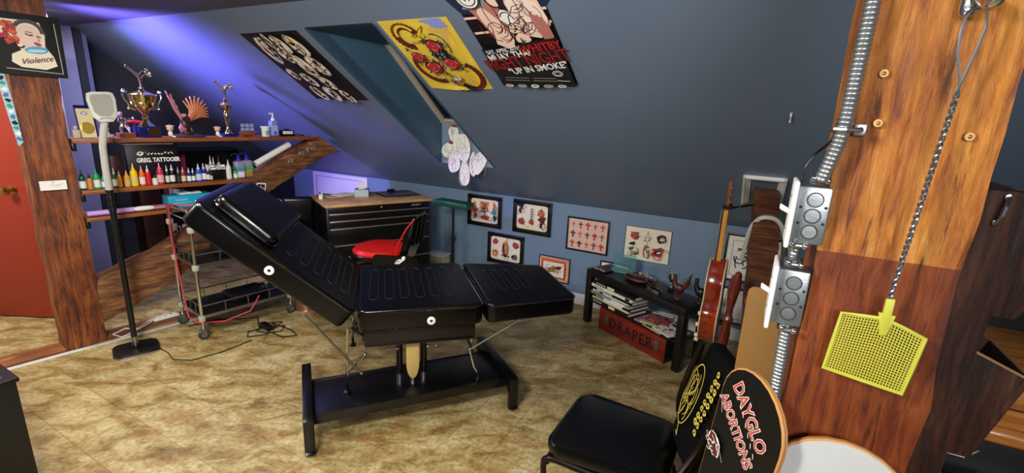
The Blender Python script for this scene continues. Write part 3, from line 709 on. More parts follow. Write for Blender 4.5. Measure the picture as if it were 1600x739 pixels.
for x in (.06, CW - .06):
    for y in (.06, CD - .06):
        b = B(); b.lathe([(.025, -.012), (.025, .012)], black, 16, X=Matrix.Translation((x, y, .025)) @ Matrix.Rotation(rad(90), 4, 'Y')); obj('caster', b, ct)
# things on its top
def onC(x, y, z=0.85, r=0): return MC @ Matrix.Translation((x, y, z)) @ Matrix.Rotation(rad(r), 4, 'Z')
t = thing('tissue_box', 'patterned blue and white tissue box on the wooden chest top', 'tissue box', mat=onC(.385, .33, r=-22))
b = B(); b.box(-.06, .06, -.06, .06, 0, .062, M('pale_teal_card', '#7fa3ab', .6), .002); o = obj('carton', b, t)
b = B()
for sx in range(5):
    for sz in range(3):
        a = Art(b, lambda x, y, h: (x, -.0602 - h, y)); cx, cy = -.045 + sx * .0225, .011 + sz * .02
        a.arc(cx, cy, .008, 0, 2 * PI, .0035, white, 10)
        a = Art(b, lambda x, y, h: (-.0602 - h, x, y)); a.arc(cx, cy, .008, 0, 2 * PI, .0035, white, 10)
obj('printed_pattern', b, o, smooth=0)
b = B(); b.prism([(-.03, 0), (.03, 0), (.022, .03), (.028, .055), (.008, .07), (-.006, .06), (-.024, .068), (-.02, .03)], -.004, .004, paper, 'y'); b.subdiv(1); b.jitter(.01, 22)
obj('tissue', b, t, loc=(0, 0, .06), rot=(0, 0, .4))
t = thing('drawing_tablet', 'dark clear-faced drawing tablet lying at right end of the chest top', 'tablet', mat=onC(.70, .30, .8505, 2))
b = B(); b.box(-.17, .17, -.12, .12, 0, .008, black, .003); o = obj('case', b, t)
b = B(); b.box(-.155, .155, -.105, .105, .008, .0095, M('grey_screen', '#565c66', .15)); obj('screen', b, o)
b = B(); b.box(-.035, .035, -.018, .018, 0, .03, black, .008); b.tube([(.03, 0, .015), (.08, -.02, .006), (.13, -.01, .004), (.16, -.03, .003)], .003, black, 6)
tag(obj('tattoo_machine', b, mat=onC(.66, .36, .861, 15)), 'small black machine with a cord lying on the tablet', 'tattoo machine')
b = B(); b.box(-.13, .13, -.07, .07, 0, .006, M('manila_paper', '#c8b07c', .8)); tag(obj('envelope', b, mat=onC(.21, .40, .8505, 18)), 'beige envelope at the back left corner of the chest top', 'envelope')
b = B(); b.box(-.09, .09, -.06, .06, 0, .004, paper); tag(obj('paper_sheet', b, mat=onC(.25, .41, .857, 34)), 'white paper sheet lying over the beige envelope', 'paper')
b = B(); b.tube([(-.06, 0, .008), (-.02, .03, .012), (.03, .02, .01), (.06, -.02, .008), (.11, -.03, .006)], .005, black, 8); tag(obj('headphone_cable', b, mat=onC(.09, .44, .85, 0)), 'short black cable beside the beige envelope on the chest', 'cable')
# black seat back standing left of the chest, copper bin
t = thing('office_chair', 'black padded chair turned away between trolley and tool chest', 'chair', (-1.79, 3.858, 0), rad(25))
b = B(); b.box(-.12, .12, -.03, .03, .5, .87, leather, .028, 4); obj('backrest', b, t)
b = B(); b.box(-.12, .12, -.02, .36, .40, .47, leather, .025, 3); obj('seat', b, t)
b = B(); b.cyl((0, .18, .08), (0, .18, .41), .022, blackm); b.tube([(0, .36, .43), (0, .0, .43), (0, -.0, .55)], .012, blackm); obj('column', b, t)
for k in range(5):
    a = 2 * PI * k / 5; b = B(); b.tube([(0, .18, .08), (.12 * math.cos(a), .18 + .16 * math.sin(a), .045)], .013, blackm); b.ell((.12 * math.cos(a), .18 + .16 * math.sin(a), .022), .022, black, 10); obj('leg', b, t)
t = thing('waste_bin', 'copper coloured bin with a rim between the black chair and tool chest', 'bin', (-1.66, 3.60, 0))
b = B(); cop = M('copper_metal', '#b0785c', .35, .7); b.lathe([(.09, 0), (.085, .01), (.095, .60), (.09, .60), (.085, .05), (0, .05)], cop, 24); obj('body', b, t)
b = B(); b.tube([(.097 * math.cos(i * PI / 12), .097 * math.sin(i * PI / 12), .60) for i in range(24)], .005, steel, 8, closed=True); obj('rim', b, t)
# jars at the left rear of the chest
t = thing('pen_cup', 'small white pot with pens at the left edge of the chest top', 'cup', mat=onC(.03, .30))
b = B(); b.lathe([(.018, 0), (.02, .04), (.017, .04), (.016, .004), (0, .004)], whitepl, 14); obj('pot', b, t)
for k in range(3): b = B(); b.cyl((.004 * k - .004, .003 * k, .006), (-.012 + .01 * k, .008 * k - .01, .06), .003, (black, BLUE, white)[k], 6); obj('pen', b, t)

# ================================================================ RED SWIVEL CHAIR
t = thing('swivel_chair', 'swivel chair with round red seat and black white-patterned back', 'chair', (-0.98, 3.43, 0), rad(-4))
b = B(); b.lathe([(0, .515), (.17, .515), (.205, .535), (.212, .56), (.2, .572)], leather, 32); tag(obj('seat_shell', b, t), 'glossy black seat rim')
b = B(); b.lathe([(.205, .565), (.21, .58), (.19, .602), (.12, .612), (0, .614)], redvinyl, 32); b.jitter(.004, 9); tag(obj('seat', b, t), 'bright red vinyl seat cushion')
b = B(); P = []
for (x, z) in ((.20, .53), (.225, .60), (.26, .74), (.31, .85), (.335, .87), (.34, .845), (.32, .74), (.275, .58), (.245, .50)): P.append((x, z))
b.prism(P, -.17, .17, leather, 'y', bev=.012)
for v in b.bm.verts: v.co.x -= (abs(v.co.y) / .2) ** 2 * .05; v.co.y *= 1.0 - max(0, v.co.z - .6) * .55
tag(obj('backrest', b, t), 'pleated glossy black backrest')
b = B()
for i in range(6): y = -.14 + i * .055; b.tube([(.300 - (abs(y) / .2) ** 2 * .05, y * .93, .66), (.324 - (abs(y) / .2) ** 2 * .05, y * .84, .75), (.338 - (abs(y) / .2) ** 2 * .05, y * .78, .84)], .012, leather, 8)
obj('pleats', b, t)
b = B(); b.tube([(.165, -.2, .56), (.19, -.185, .68), (.24, -.165, .78), (.30, -.15, .86)], .005, redvinyl, 8); tag(obj('piping', b, t), 'red piping')
b = B(); b.prism(rrect(.16, .07, .03), -.217, -.21, leather, 'y', X=Matrix.Translation((0.17, 0, .53))); a = Art(b, lambda x, y, h: (x, -.219 - h, y))
def girl(a, cx, cy, s):
    a.ell(cx, cy, .03 * s, .036 * s, white, 0, 14, .1); a.ell(cx, cy + .004 * s, .019 * s, .023 * s, PINKL, 0, 12); a.arc(cx, cy + .01 * s, .022 * s, .2, 2.9, .008 * s, ink); a.ell(cx, cy - .008 * s, .004 * s, .002 * s, ROSE); a.ell(cx - .007 * s, cy + .004 * s, .0025 * s, .0025 * s, ink, n=6); a.ell(cx + .007 * s, cy + .004 * s, .0025 * s, .0025 * s, ink, n=6)
a.ell(.20, .555, .03, .016, white, .5, 14, .2); a.ell(.235, .585, .02, .012, white, 1.0, 12, .2); a.scribble(.2, .555, .04, .02, .003, ink, 5); a.ell(.17, .52, .02, .015, white, .3, 12, .2); a.scribble(.17, .52, .03, .02, .003, ink, 5)
tag(obj('printed_side', b, t, smooth=0), 'white printed figures on black side panel')
b = B(); XK = Matrix.Translation((-.27, -.14, .515)) @ Matrix.Rotation(rad(8), 4, 'Z'); b.box(-.11, .09, -.006, .006, -.045, .035, leather, .004, X=XK); a = Art(b, lambda x, y, h: XK @ Vector((x, -.0065 - h, y)))
girl(a, .0, .0, .95); a.ell(-.05, .012, .022, .012, white, -.5, 10, .25); a.ell(-.07, .022, .018, .01, PINKL, -.5, 10, .2); a.ell(-.03, -.01, .016, .01, white, -.6, 10, .25); a.scribble(-.05, .01, .03, .02, .002, ROSE, 5); a.ell(.0, -.03, .018, .008, ROSE, 0, 10); a.ell(.055, -.005, .012, .02, white, .3, 10, .2); a.ell(.07, .02, .018, .01, YEL, 0, 10, .2)
tag(obj('printed_skirt', b, t, smooth=0), 'black skirt panel with printed white and pink figures')
b = B(); b.cyl((0, 0, .09), (0, 0, .52), .026, blackm); b.cyl((0, 0, .3), (0, 0, .52), .018, chrome); obj('column', b, t)
b = B(); b.tube([(.02, 0, .52), (.2, 0, .50), (.25, 0, .52)], .014, blackm); obj('back_support', b, t)
for k in range(5):
    a = 2 * PI * k / 5 + .3; b = B(); b.tube([(0, 0, .10), (.24 * math.cos(a), .24 * math.sin(a), .055)], .014, blackm); b.ell((.24 * math.cos(a), .24 * math.sin(a), .025), .025, black, 12); obj('leg', b, t)

# ================================================================ GREEN ARMREST STAND, YELLOW BIN
t = thing('armrest_stand', 'tall armrest stand with green padded top by the low wall', 'armrest', mat=MR @ Matrix.Translation((-1.108, -.5, 0)) @ Matrix.Rotation(rad(-4), 4, 'Z'))
b = B(); b.box(-.175, .185, -.06, .06, .83, .882, M('green_vinyl', '#0f4a2c', .3, bump=.1), .017, 4)
for v in b.bm.verts: v.co.z -= (v.co.x / .17) ** 2 * .01
obj('arm_pad', b, t)
b = B(); b.cyl((0, 0, .35), (0, 0, .84), .011, black, 14); b.cyl((0, 0, .02), (0, 0, .56), .0155, black, 14); b.box(-.05, .05, -.03, .03, .828, .836, black, .002); obj('pole', b, t)
b = B(); b.tube([(.0, -.0, .53), (.035, -.01, .53), (.04, -.01, .58)], .005, black, 8); obj('clamp_lever', b, t)
for k in range(3):
    a = 2 * PI * k / 3 + .5; b = B(); b.tube([(0, 0, .06), (.12 * math.cos(a), .12 * math.sin(a), .03), (.22 * math.cos(a), .22 * math.sin(a), .012)], .012, black); obj('leg', b, t)
t = thing('storage_tub', 'white lidded tub with yellow contents on the floor by the tool chest', 'tub', mat=MR @ Matrix.Translation((-1.57, -.105, 0)))
b = B(); b.box(-.10, .10, -.07, .07, 0, .22, M('translucent_tub', '#c8c49a', .3, alpha=1), .012); obj('tub', b, t)
b = B(); b.box(-.085, .085, -.073, -.069, .03, .15, M('yellow_plastic', '#c8c020', .35), .01); tag(obj('yellow_front', b, t), 'bright yellow band')
b = B(); b.box(-.108, .108, -.078, .078, .22, .236, white, .005); obj('lid', b, t)

# ================================================================ TV STAND AND WHAT IS ON IT
MS = frame(Vector((0.606, 3.58, 0)), rad(-56.45))
t = thing('low_bench', 'low black bench with open shelf full of books by the blue wall', 'bench', mat=MS)
SW_, SD = .93, .26
b = B(); b.box(0, SW_, 0, SD, .40, .45, blackwood, .002); obj('top', b, t)
b = B(); b.box(.045, SW_ - .045, 0.015, SD - .01, .188, .203, blackwood, .002); obj('shelf', b, t)
for x in (0, SW_ - .05):
    for y in (0, SD - .05): b = B(); b.box(x, x + .05, y, y + .05, 0, .40, blackwood, .002); obj('leg', b, t)
def onS(x, y, z=.4505, r=0): return MS @ Matrix.Translation((x, y, z)) @ Matrix.Rotation(rad(r), 4, 'Z')
t = thing('trunk', 'red wooden trunk lettered on the front, under the black bench', 'trunk', mat=onS(.155, .025, 0))
TWd, TD, TH = .645, .22, .172
trm = wood('red_stained_wood', [(.3, '#4a120a'), (.5, '#7a2014'), (.7, '#8c2a18')], 'X', 3, 8, .45, .2, spots=False)
b = B(); b.box(0, TWd, 0, TD, 0, TH, trm, .004); b.box(TWd - .001, TWd + .003, 0.0, TD, 0, TH, black); body = obj('box', b, t)
b = B(); a = Art(b, lambda x, y, h: (x, -.0015 - h, y), .0003); a.text('DRAPER', TWd * .5, TH * .5, .115, ink, space=1.15, bold=.002, sx=.92)
obj('lettering', b, body, smooth=0)
for x in (.085, TWd - .075):
    b = B(); b.prism(rrect(.018, .036, .012), -.004, 0, steel, 'y', X=Matrix.Translation((x, 0, TH * .6))); b.tube([(x, -.007, TH * .6 + .02), (x + .012, -.011, TH * .6), (x, -.012, TH * .6 - .024), (x - .012, -.011, TH * .6)], .003, chrome, 8, closed=True); b.ell((x, -.007, TH * .6 + .022), .006, chrome, 8)
    tag(obj('latch', b, t), 'chrome latch')
# books: stacked flat, spines to the front
bw = M('white_book_cover', '#d8d6cc', .5); bk = M('black_book_cover', '#121212', .4); bc = M('cream_book_cover', '#cfc8a0', .5); bg = M('grey_book_cover', '#8c8c88', .5); pg = M('book_pages', '#d8d2c0', .8)
def make_book(w, d, h, cov, mark, mat, label, grp):
    t = thing('book', label, 'book', mat=mat, group=grp)
    b = B(); b.box(0, w, 0.0, .003, 0, h, cov); b.box(0, w, 0, d, 0, .0025, cov); b.box(0, w, 0, d, h - .0025, h, cov)
    a = Art(b, lambda x, y, hh: (x, -.0006 - hh, y), .0003)
    if mark: x0, x1, mm = mark; a.rect(w * x0, w * x1, .0015, h - .0015, mm)
    for i in range(5): x = w * (.08 + .05 * i); a.rect(x, x + .01, h * .3, h * .7, bw if cov is bk else bk)
    obj('cover', b, t, smooth=0)
    b = B(); b.box(.003, w - .003, .003, d - .004, .0025, h - .0025, pg); obj('pages', b, t)
    return t
bks = [(.40, .024, bk, (.5, .66, bc), 'black book with cream spine patch, lowest of the bench stack'),
       (.38, .018, bc, None, 'cream-spined book second from the bottom of the bench stack'),
       (.39, .02, bk, (.3, .8, bw), 'black and white spined book, third up in the bench stack'),
       (.40, .02, bg, (.55, .9, bw), 'grey-spined book in the middle of the bench stack'),
       (.37, .014, bw, (.2, .3, bk), 'thin white book above the grey one in the stack'),
       (.40, .022, bk, (.1, .5, bg), 'black book with grey spine patch in the upper stack'),
       (.42, .022, bw, (.85, .95, bk), 'long white book second from the top of the stack'),
       (.43, .022, bk, (.35, .52, bc), 'black book with a cream patch, topmost of the stack')]
z = .2035
for i, (w, h, c_, mk, lb) in enumerate(bks):
    make_book(w, .2, h, c_, mk, onS(.06 + .012 * ((i * 7) % 3) + .0, .008 + .004 * ((i * 5) % 3), z, 0), lb, 'books stacked on the bench shelf'); z += h + .0004
mags = [(.50, .03, 2, '#b88ab0', 'magazine with a lilac cover fanned on the bench shelf'), (.60, .005, -6, '#c8b888', 'cream illustrated magazine lying flat near the bench shelf edge'),
        (.56, .02, 9, '#c8c090', 'pale yellow green magazine in the fanned pile'), (.68, .01, -12, '#e0dcd0', 'white magazine with a black drawing on the bench shelf'), (.58, .04, 22, '#8c3a3a', 'dark red magazine at the back of the fanned pile')]
for i, (x, y, r, c_, lb) in enumerate(mags):
    b = B(); b.box(0, .17, 0, .19, 0, .006, M('mag_cover_%d' % i, c_, .35, var=.2, vscale=30)); b.box(.001, .169, .001, .189, .001, .005, pg)
    a = Art(b, lambda x_, y_, h: (x_, y_, .0063 + h), .0003)
    a.rect(.01, .16, .15, .18, (red, ink, YEL, ink, bw)[i])
    for k in range(4): a.ell(random.uniform(.03, .14), random.uniform(.02, .13), .02, .016, (ROSE, TAN, ink, LEAF, BLUE)[(k + i) % 5], k, 9, .3)
    a.scribble(.085, .07, .12, .1, .003, ink, 9)
    tag(obj('magazine', b, mat=onS(x, y, .2035 + i * .0068, r), smooth=0), lb, 'magazine', 'magazines fanned on the bench shelf')
# on the bench top
b = B(); b.box(-.07, .07, -.05, .05, 0, .012, black, .002); a = Art(b, lambda x, y, h: (x, y, .0125 + h), .0003)
for k in range(7): a.ell(-.05 + k * .017, random.uniform(-.035, -.015), .008, .01, bw, k, 8, .3)
tag(obj('notebook', b, mat=onS(.10, .065, r=4), smooth=0), 'black notebook with white scrawl at the left end of the bench', 'notebook')
t = thing('acrylic_stand', 'clear acrylic display stand on the left end of the bench', 'stand', mat=onS(.20, .20, r=27))
ac = M('pale_clear_acrylic', '#a8dce0', .05, trans=.85)
b = B(); b.box(-.085, .085, 0, .004, 0, .14, ac); obj('back_sheet', b, t); b = B(); b.box(-.085, .085, -.05, 0, 0, .004, ac); obj('foot_sheet', b, t)
b = B(); b.box(-.085, .085, -.05, -.046, 0, .04, ac); obj('front_lip', b, t)
t = thing('wooden_dish', 'dark oval wooden dish with a reddish rim on the bench', 'dish', mat=onS(.40, .12, r=-4))
b = B(); P = [(.0, .004), (.6, .0), (.9, .008), (1.0, .022), (.93, .022), (.8, .010), (0, .008)]
b.lathe([(r_ * .1, z_) for r_, z_ in P], M('dark_walnut', '#2a130c', .35), 28); bmesh.ops.scale(b.bm, vec=(1.05, .62, 1.2), verts=b.bm.verts); obj('bowl', b, t)
b = B(); b.tube([(.101 * math.cos(i * PI / 16), .06 * math.sin(i * PI / 16), .027) for i in range(32)], .0035, M('reddish_rim', '#7c4030', .4), 6, closed=True); obj('rim', b, t)
t = thing('bottle', 'small clear glass bottle with cork lying on the bench', 'bottle', mat=onS(.44, .215, .478, -6) @ Matrix.Rotation(rad(90), 4, 'Y'))
b = B(); b.lathe([(0, .07), (.022, .07), (.026, .06), (.026, -.03), (.012, -.055), (.01, -.08), (.0085, -.08), (.0105, -.054), (.0235, -.029), (.0235, .058), (0, .066)], glass, 20); obj('glass_body', b, t)
b = B(); b.lathe([(.0, -.075), (.009, -.075), (.0115, -.1), (0, -.1)], M('cork', '#c09868', .8), 12); obj('cork', b, t)
b = B(); b.tube([(0.0, 0, -.04), (.008, .004, -.01), (-.008, 0, .02), (.006, 0, .05)], .004, bw, 6); b.ell((0, 0, -.01), .009, TAN, 8); obj('ship_inside', b, t)
def two_handled_cup(t, H, m, base_m, body_r, plate=False):
    """trophy standing on z=0 of its empty; returns nothing"""
    s = H
    b = B(); b.box(-.11 * s, .11 * s, -.11 * s, .11 * s, 0, .17 * s, base_m, .003); p = obj('plinth', b, t)
    if plate: b = B(); b.box(-.08 * s, .08 * s, -.112 * s - .001, -.11 * s, .03 * s, .14 * s, gold, 0); obj('plate', b, p)
    b = B(); b.lathe([(.10 * s, .17 * s), (.085 * s, .20 * s), (.04 * s, .24 * s), (.03 * s, .30 * s), (.045 * s, .33 * s), (.03 * s, .36 * s), (body_r * .6 * s, .44 * s), (body_r * s, .60 * s), (body_r * 1.04 * s, .78 * s), (body_r * 1.12 * s, .82 * s), (body_r * 1.0 * s, .82 * s), (0, .80 * s)], m, 28); obj('cup', b, t)
    for sx in (-1, 1):
        b = B(); b.tube([(sx * body_r * .75 * s, 0, .50 * s), (sx * body_r * 1.45 * s, 0, .60 * s), (sx * body_r * 1.6 * s, 0, .75 * s), (sx * body_r * 1.85 * s, 0, .86 * s), (sx * body_r * 1.6 * s, 0, .9 * s), (sx * body_r * 1.3 * s, 0, .84 * s)], .014 * s, m, 8); b.ell((sx * body_r * 1.75 * s, 0, .89 * s), .03 * s, m, 8); obj('handle', b, t)
t = thing('trophy', 'small silver two-handled trophy cup on black plinth on the bench', 'trophy', mat=onS(.655, .20, r=10)); two_handled_cup(t, .155, silver, black, .17)
def rooster(label, mat, m, tm, s):
    t = thing('rooster_figurine', label, 'figurine', mat=mat)
    b = B(); b.lathe([(.03 * s, 0), (.028 * s, .008 * s), (0, .01 * s)], m, 16); b.cyl((-.008 * s, 0, .008 * s), (-.006 * s, 0, .05 * s), .004 * s, m, 8); b.cyl((.01 * s, 0, .008 * s), (.008 * s, 0, .05 * s), .004 * s, m, 8); obj('stand', b, t)
    b = B(); b.ell((0, 0, .07 * s), (.038 * s, .025 * s, .032 * s), m, 16); b.tube([(-.02 * s, 0, .08 * s), (-.035 * s, 0, .11 * s), (-.034 * s, 0, .135 * s)], [.022 * s, .015 * s, .012 * s], m, 12); b.ell((-.035 * s, 0, .14 * s), (.014 * s, .011 * s, .013 * s), m, 12); obj('body', b, t)
    b = B(); b.prism([(-.047 * s, .14 * s), (-.062 * s, .135 * s), (-.047 * s, .13 * s)], -.004 * s, .004 * s, M('beak_horn', '#a07040', .5), 'y'); obj('beak', b, t)
    b = B(); b.prism([(-.048 * s, .147 * s), (-.047 * s, .165 * s), (-.04 * s, .157 * s), (-.034 * s, .17 * s), (-.028 * s, .158 * s), (-.02 * s, .166 * s), (-.022 * s, .148 * s)], -.003 * s, .003 * s, tm, 'y'); obj('comb', b, t)
    for k in range(4): b = B(); b.tube([(.03 * s, (k - 1.5) * .006 * s, .08 * s), (.055 * s, (k - 1.5) * .008 * s, (.11 + .01 * k) * s), (.058 * s, (k - 1.5) * .01 * s, (.14 + .008 * k) * s), (.045 * s + .01 * k * s, (k - 1.5) * .01 * s, (.15 + .012 * k) * s)], [.012 * s, .011 * s, .008 * s, .002 * s], m, 8); obj('tail_feather', b, t)
rooster('dark red-brown carved rooster figurine on the right of the bench', onS(.775, .12, r=20), M('carved_red_brown', '#4a1a10', .4), M('comb_black', '#1a0e0c', .4), 1.0)
rooster('black carved rooster figurine at the right end of the bench', onS(.895, .19, r=30), M('carved_black', '#0e0d0c', .4), black, 1.0)
b = B(); b.box(-.05, .05, -.02, .02, 0, .008, silver, .002); b.box(-.05, .05, -.02, .02, .012, .02, silver, .002); b.box(-.046, .046, -.016, .016, .0, .02, black)
tag(obj('nameplate', b, mat=onS(.62, .07, r=0)), 'small silver-edged plate in front of the silver trophy', 'plate')

# ================================================================ PICTURES ON THE LOW WALL
def wall_frame(label, x0, x1, z0, z1, fw, fm, pm, draw, round_=0, depth=.018, tilt=0, grp=None):
    w, h = x1 - x0, z1 - z0
    t = thing('picture_frame', label, 'picture', mat=MR @ Matrix.Translation(((x0 + x1) / 2, -.001, (z0 + z1) / 2)) @ Matrix.Rotation(rad(tilt), 4, 'Y'), group=grp)
    b = B()
    if fw:
        for q in ((-w / 2, w / 2, h / 2 - fw, h / 2), (-w / 2, w / 2, -h / 2, -h / 2 + fw)): b.box(q[0], q[1], -depth, 0, q[2], q[3], fm, .002)
        for q in ((-w / 2, -w / 2 + fw), (w / 2 - fw, w / 2)): b.box(q[0], q[1], -depth, 0, -h / 2 + .002, h / 2 - .002, fm, .002)
        obj('frame', b, t)
    b = B(); iw, ih = w / 2 - fw * .9, h / 2 - fw * .9; y0 = -depth * .45
    b.box(-iw, iw, y0, -.001, -ih, ih, fm if round_ else pm)
    a = Art(b, lambda x, y, hh: (x, y0 - .0004 - hh, y), .0002)
    if round_: a.poly([(x * (iw - .006) / .1, y * (ih - .006) / .1) for x, y in rrect(.1, .1, round_)], pm)
    draw(a, iw - .012, ih - .012)
    obj('artwork', b, t, smooth=0)
    return t
cards = M('ivory_art_paper', '#e6dcc4', .7)
def d_dragon(a, w, h):
    a.ell(0, .2 * h, .3 * w, .45 * h, ORG, .2, 14, .3)
    for k in range(7): a.line([(-.1 * w + k * .05 * w, .25 * h), (-.35 * w + k * .12 * w, .85 * h)], .012 * 1, ORG if k % 2 else TAN)
    a.ell(0, -.1 * h, .3 * w, .28 * h, cards, .3, 12, .2); a.scribble(0, -.1 * h, .6 * w, .5 * h, .004, ink, 12)
    a.ell(.1 * w, -.6 * h, .35 * w, .2 * h, ROSE, 0, 12, .25); a.scribble(.1 * w, -.6 * h, .5 * w, .3 * h, .004, ink, 5); a.scribble(0, .25 * h, .5 * w, .6 * h, .004, ink, 8)
    for sx, m in ((-.75, ROSE), (.78, TEALI)):
        a.line([(sx * w, -.8 * h), (sx * w, .8 * h)], .008, ink); a.line([(sx * w - .02, .3 * h), (sx * w + .02, .3 * h)], .008, ROSE); a.ell(sx * w, 0, .03, .025, m, .4, 9, .3); a.ell(sx * w + .01, -.5 * h, .025, .02, LEAF if sx > 0 else ROSE, 1, 9, .3); a.scribble(sx * w, -.1 * h, .05, .15, .003, ink, 6)
        a.ell(sx * w, .6 * h, .012, .03, ORG, .2, 8, .3)
def head(a, x, y, s, hair, plume):
    for k in range(6): an = PI * .35 + k * .3; a.line([(x, y + .02 * s), (x + .05 * s * math.cos(an), y + .02 * s + .05 * s * math.sin(an))], .012 * s, plume)
    a.ell(x, y, .026 * s, .032 * s, hair, .2, 12, .15); a.ell(x + .012 * s, y - .006 * s, .016 * s, .022 * s, SKIN, 0, 10, .05); a.line([(x - .02 * s, y + .018 * s), (x + .025 * s, y + .014 * s)], .006 * s, ROSE)
    a.scribble(x, y, .06 * s, .06 * s, .003 * s, ink, 5)
def d_chiefs(a, w, h):
    head(a, -.72 * w, .5 * h, 1.15, ink, ink); head(a, .75 * w, -.55 * h, 1.15, ink, BRN)
    a.rose(.62 * w, .45 * h, .034, ORG); a.rose(-.68 * w, -.42 * h, .032); a.rose(.0, -.38 * h, .024)
    for k in range(5): a.ell(.02 * w, (.7 - k * .2) * h, .02 - abs(k - 2) * .002, .006, ink); a.ell(.02 * w, (.7 - k * .2) * h, .014, .003, cards)
    a.line([(.02 * w, .8 * h), (.02 * w, -.2 * h)], .005, ink); a.scribble(-.2 * w, -.8 * h, .2 * w, .15 * h, .002, greypl, 4)
def d_bird(a, w, h):
    a.rose(-.72 * w, .6 * h, .03); a.rose(.72 * w, .5 * h, .032); a.ell(0, .0, .03, .075, BRN, .05, 14, .1); a.ell(.01, .0, .018, .05, TAN, .05, 12, .15); a.ell(0, .62 * h, .02, .022, ORG, 0, 12); a.ell(-.004, .7 * h, .012, .01, YEL, 0, 8)
    a.line([(-.04, -.55 * h), (.05, -.62 * h)], .01, ink); a.scribble(0, .1 * h, .05, .14, .003, ink, 10)
    a.ell(-.7 * w, -.45 * h, .035, .025, ORG, .3, 12, .2); a.scribble(-.7 * w, -.45 * h, .06, .05, .003, ink, 7); a.ell(-.72 * w, -.52 * h, .012, .008, cards)
    a.ell(.7 * w, -.55 * h, .034, .026, ink, -.2, 12, .2); a.scribble(.7 * w, -.55 * h, .05, .04, .003, greypl, 6); a.ell(.66 * w, -.6 * h, .01, .006, ROSE)
def d_cross(a, w, h):
    for r in range(3):
        for k in range(5):
            cx, cy = (-.8 + k * .4) * w, (.68 - r * .66) * h; s = .0155 + .002 * ((k + r) % 3); m = BRN if (k * 3 + r) % 2 else ROSE
            wd = .006 + .003 * ((k + 2 * r) % 3); a.line([(cx, cy - s * 1.5), (cx, cy + s * 1.1)], wd, m); a.line([(cx - s * .85, cy + s * .3), (cx + s * .85, cy + s * .3)], wd, m)
            for q in ((0, s * 1.15), (0, -s * 1.5), (s * .85, s * .3), (-s * .85, s * .3)): a.ell(cx + q[0], cy + q[1], wd * .7, wd * .7, m, n=6)
            if (k, r) in ((1, 2), (2, 1)): a.arc(cx, cy + s * .3, s * .55, 0, 2 * PI, .003, m)
def d_cham(a, w, h):
    a.rect(-w - .006, w + .006, -h - .006, h + .006, ORG)
    for i in range(16):
        for sy in (-1, 1): a.ell(-w + i * w / 7.5, sy * h, .008, .006, cards, i, 6, .3); a.ell(-w + i * w / 7.5 + .006, sy * h, .004, .004, BRN, i, 6)
    for i in range(9):
        for sx in (-1, 1): a.ell(sx * w, -h + i * h / 4.5, .007, .008, cards, i, 6, .3)
    a.rect(-w * .82, w * .82, -h * .76, h * .76, BRN); a.rect(-w * .78, w * .78, -h * .71, h * .71, cards)
    a.ell(-.1 * w, 0, .055, .026, TAN, .35, 14, .1); a.ell(.35 * w, .2 * h, .03, .018, BRN, .2, 12, .1); a.line([(.45 * w, .28 * h), (.7 * w, .5 * h)], .005, BRN); a.line([(-.5 * w, -.3 * h), (.6 * w, -.1 * h)], .006, BRN); a.arc(-.48 * w, -.15 * h, .02, 0, 5.5, .006, BRN); a.scribble(-.05 * w, .05 * h, .1, .05, .003, ink, 9)
    for x in (-.3, .05, .3): a.line([(x * w, -.05 * h), ((x + .06) * w, -.35 * h)], .005, BRN)
def d_flash(a, w, h):
    for k in range(60):
        x, y = random.uniform(-1, 1) * w, random.uniform(-1, 1) * h; an = math.atan2(y, x); a.line([(x, y), (x + .012 * math.cos(an), y + .012 * math.sin(an))], .0022, TAN)
    a.rose(-.62 * w, .52 * h, .034); a.ell(0, .48 * h, .024, .026, ink); a.ell(0, .5 * h, .021, .021, cards); a.ell(-.008, .5 * h, .006, .006, ink, n=8); a.ell(.008, .5 * h, .006, .006, ink, n=8); a.rect(-.008, .008, .28 * h, .36 * h, cards); a.line([(0, .66 * h), (0, .95 * h)], .006, ORG)
    a.ell(.66 * w, .55 * h, .038, .036, ink, .3, 12, .15); a.ell(.68 * w, .55 * h, .018, .02, ROSE, 0, 9, .2); a.ell(.68 * w, .5 * h, .02, .006, cards, .3); a.scribble(.66 * w, .55 * h, .06, .06, .003, greypl, 5)
    a.ell(-.62 * w, -.5 * h, .036, .03, cards, -.5, 12, .15); a.ell(-.56 * w, -.62 * h, .028, .016, YEL, .6, 10, .2); a.ell(-.7 * w, -.35 * h, .02, .018, TEALI, .2, 9, .2); a.ell(-.68 * w, .0, .03, .012, ink, .3, 9, .3); a.scribble(-.62 * w, -.45 * h, .08, .07, .004, ink, 9)
    a.arc(0, -.45 * h, .02, 1, 4.5, .009, ROSE, 8, .045); a.arc(.01, -.6 * h, .018, -1.5, 1.6, .009, LEAF, 8, .03); a.ell(.01, -.1 * h, .01, .008, ROSE); a.scribble(0, -.4 * h, .04, .12, .003, ink, 4)
    a.ell(.55 * w, -.35 * h, .05, .035, ROSE, .3, 12, .3); a.ell(.56 * w, -.4 * h, .032, .02, ink, .3, 10, .2); a.ell(.6 * w, -.38 * h, .018, .008, cards, .3); a.arc(.56 * w, -.6 * h, .03, 3.2, 6, .008, ORG, 8); a.scribble(.55 * w, -.35 * h, .1, .07, .004, LEAF, 5)
def d_swan(a, w, h):
    a.line([(-.85 * w, h * .85), (.85 * w, h * .85), (.85 * w, -h * .85), (-.85 * w, -h * .85), (-.85 * w, h * .85)], .003, ink); a.scribble(-.4 * w, 0, .08, .10, .008, ink, 10)
wall_frame('black framed flash sheet with a flaming figure and red daggers, nearest the stand', -1.284, -.910, .560, .858, .036, black, cards, d_dragon, .02)
wall_frame('black framed flash sheet with feathered heads and orange rose, right of the dagger picture', -.787, -.405, .562, .868, .036, black, cards, d_chiefs, .018)
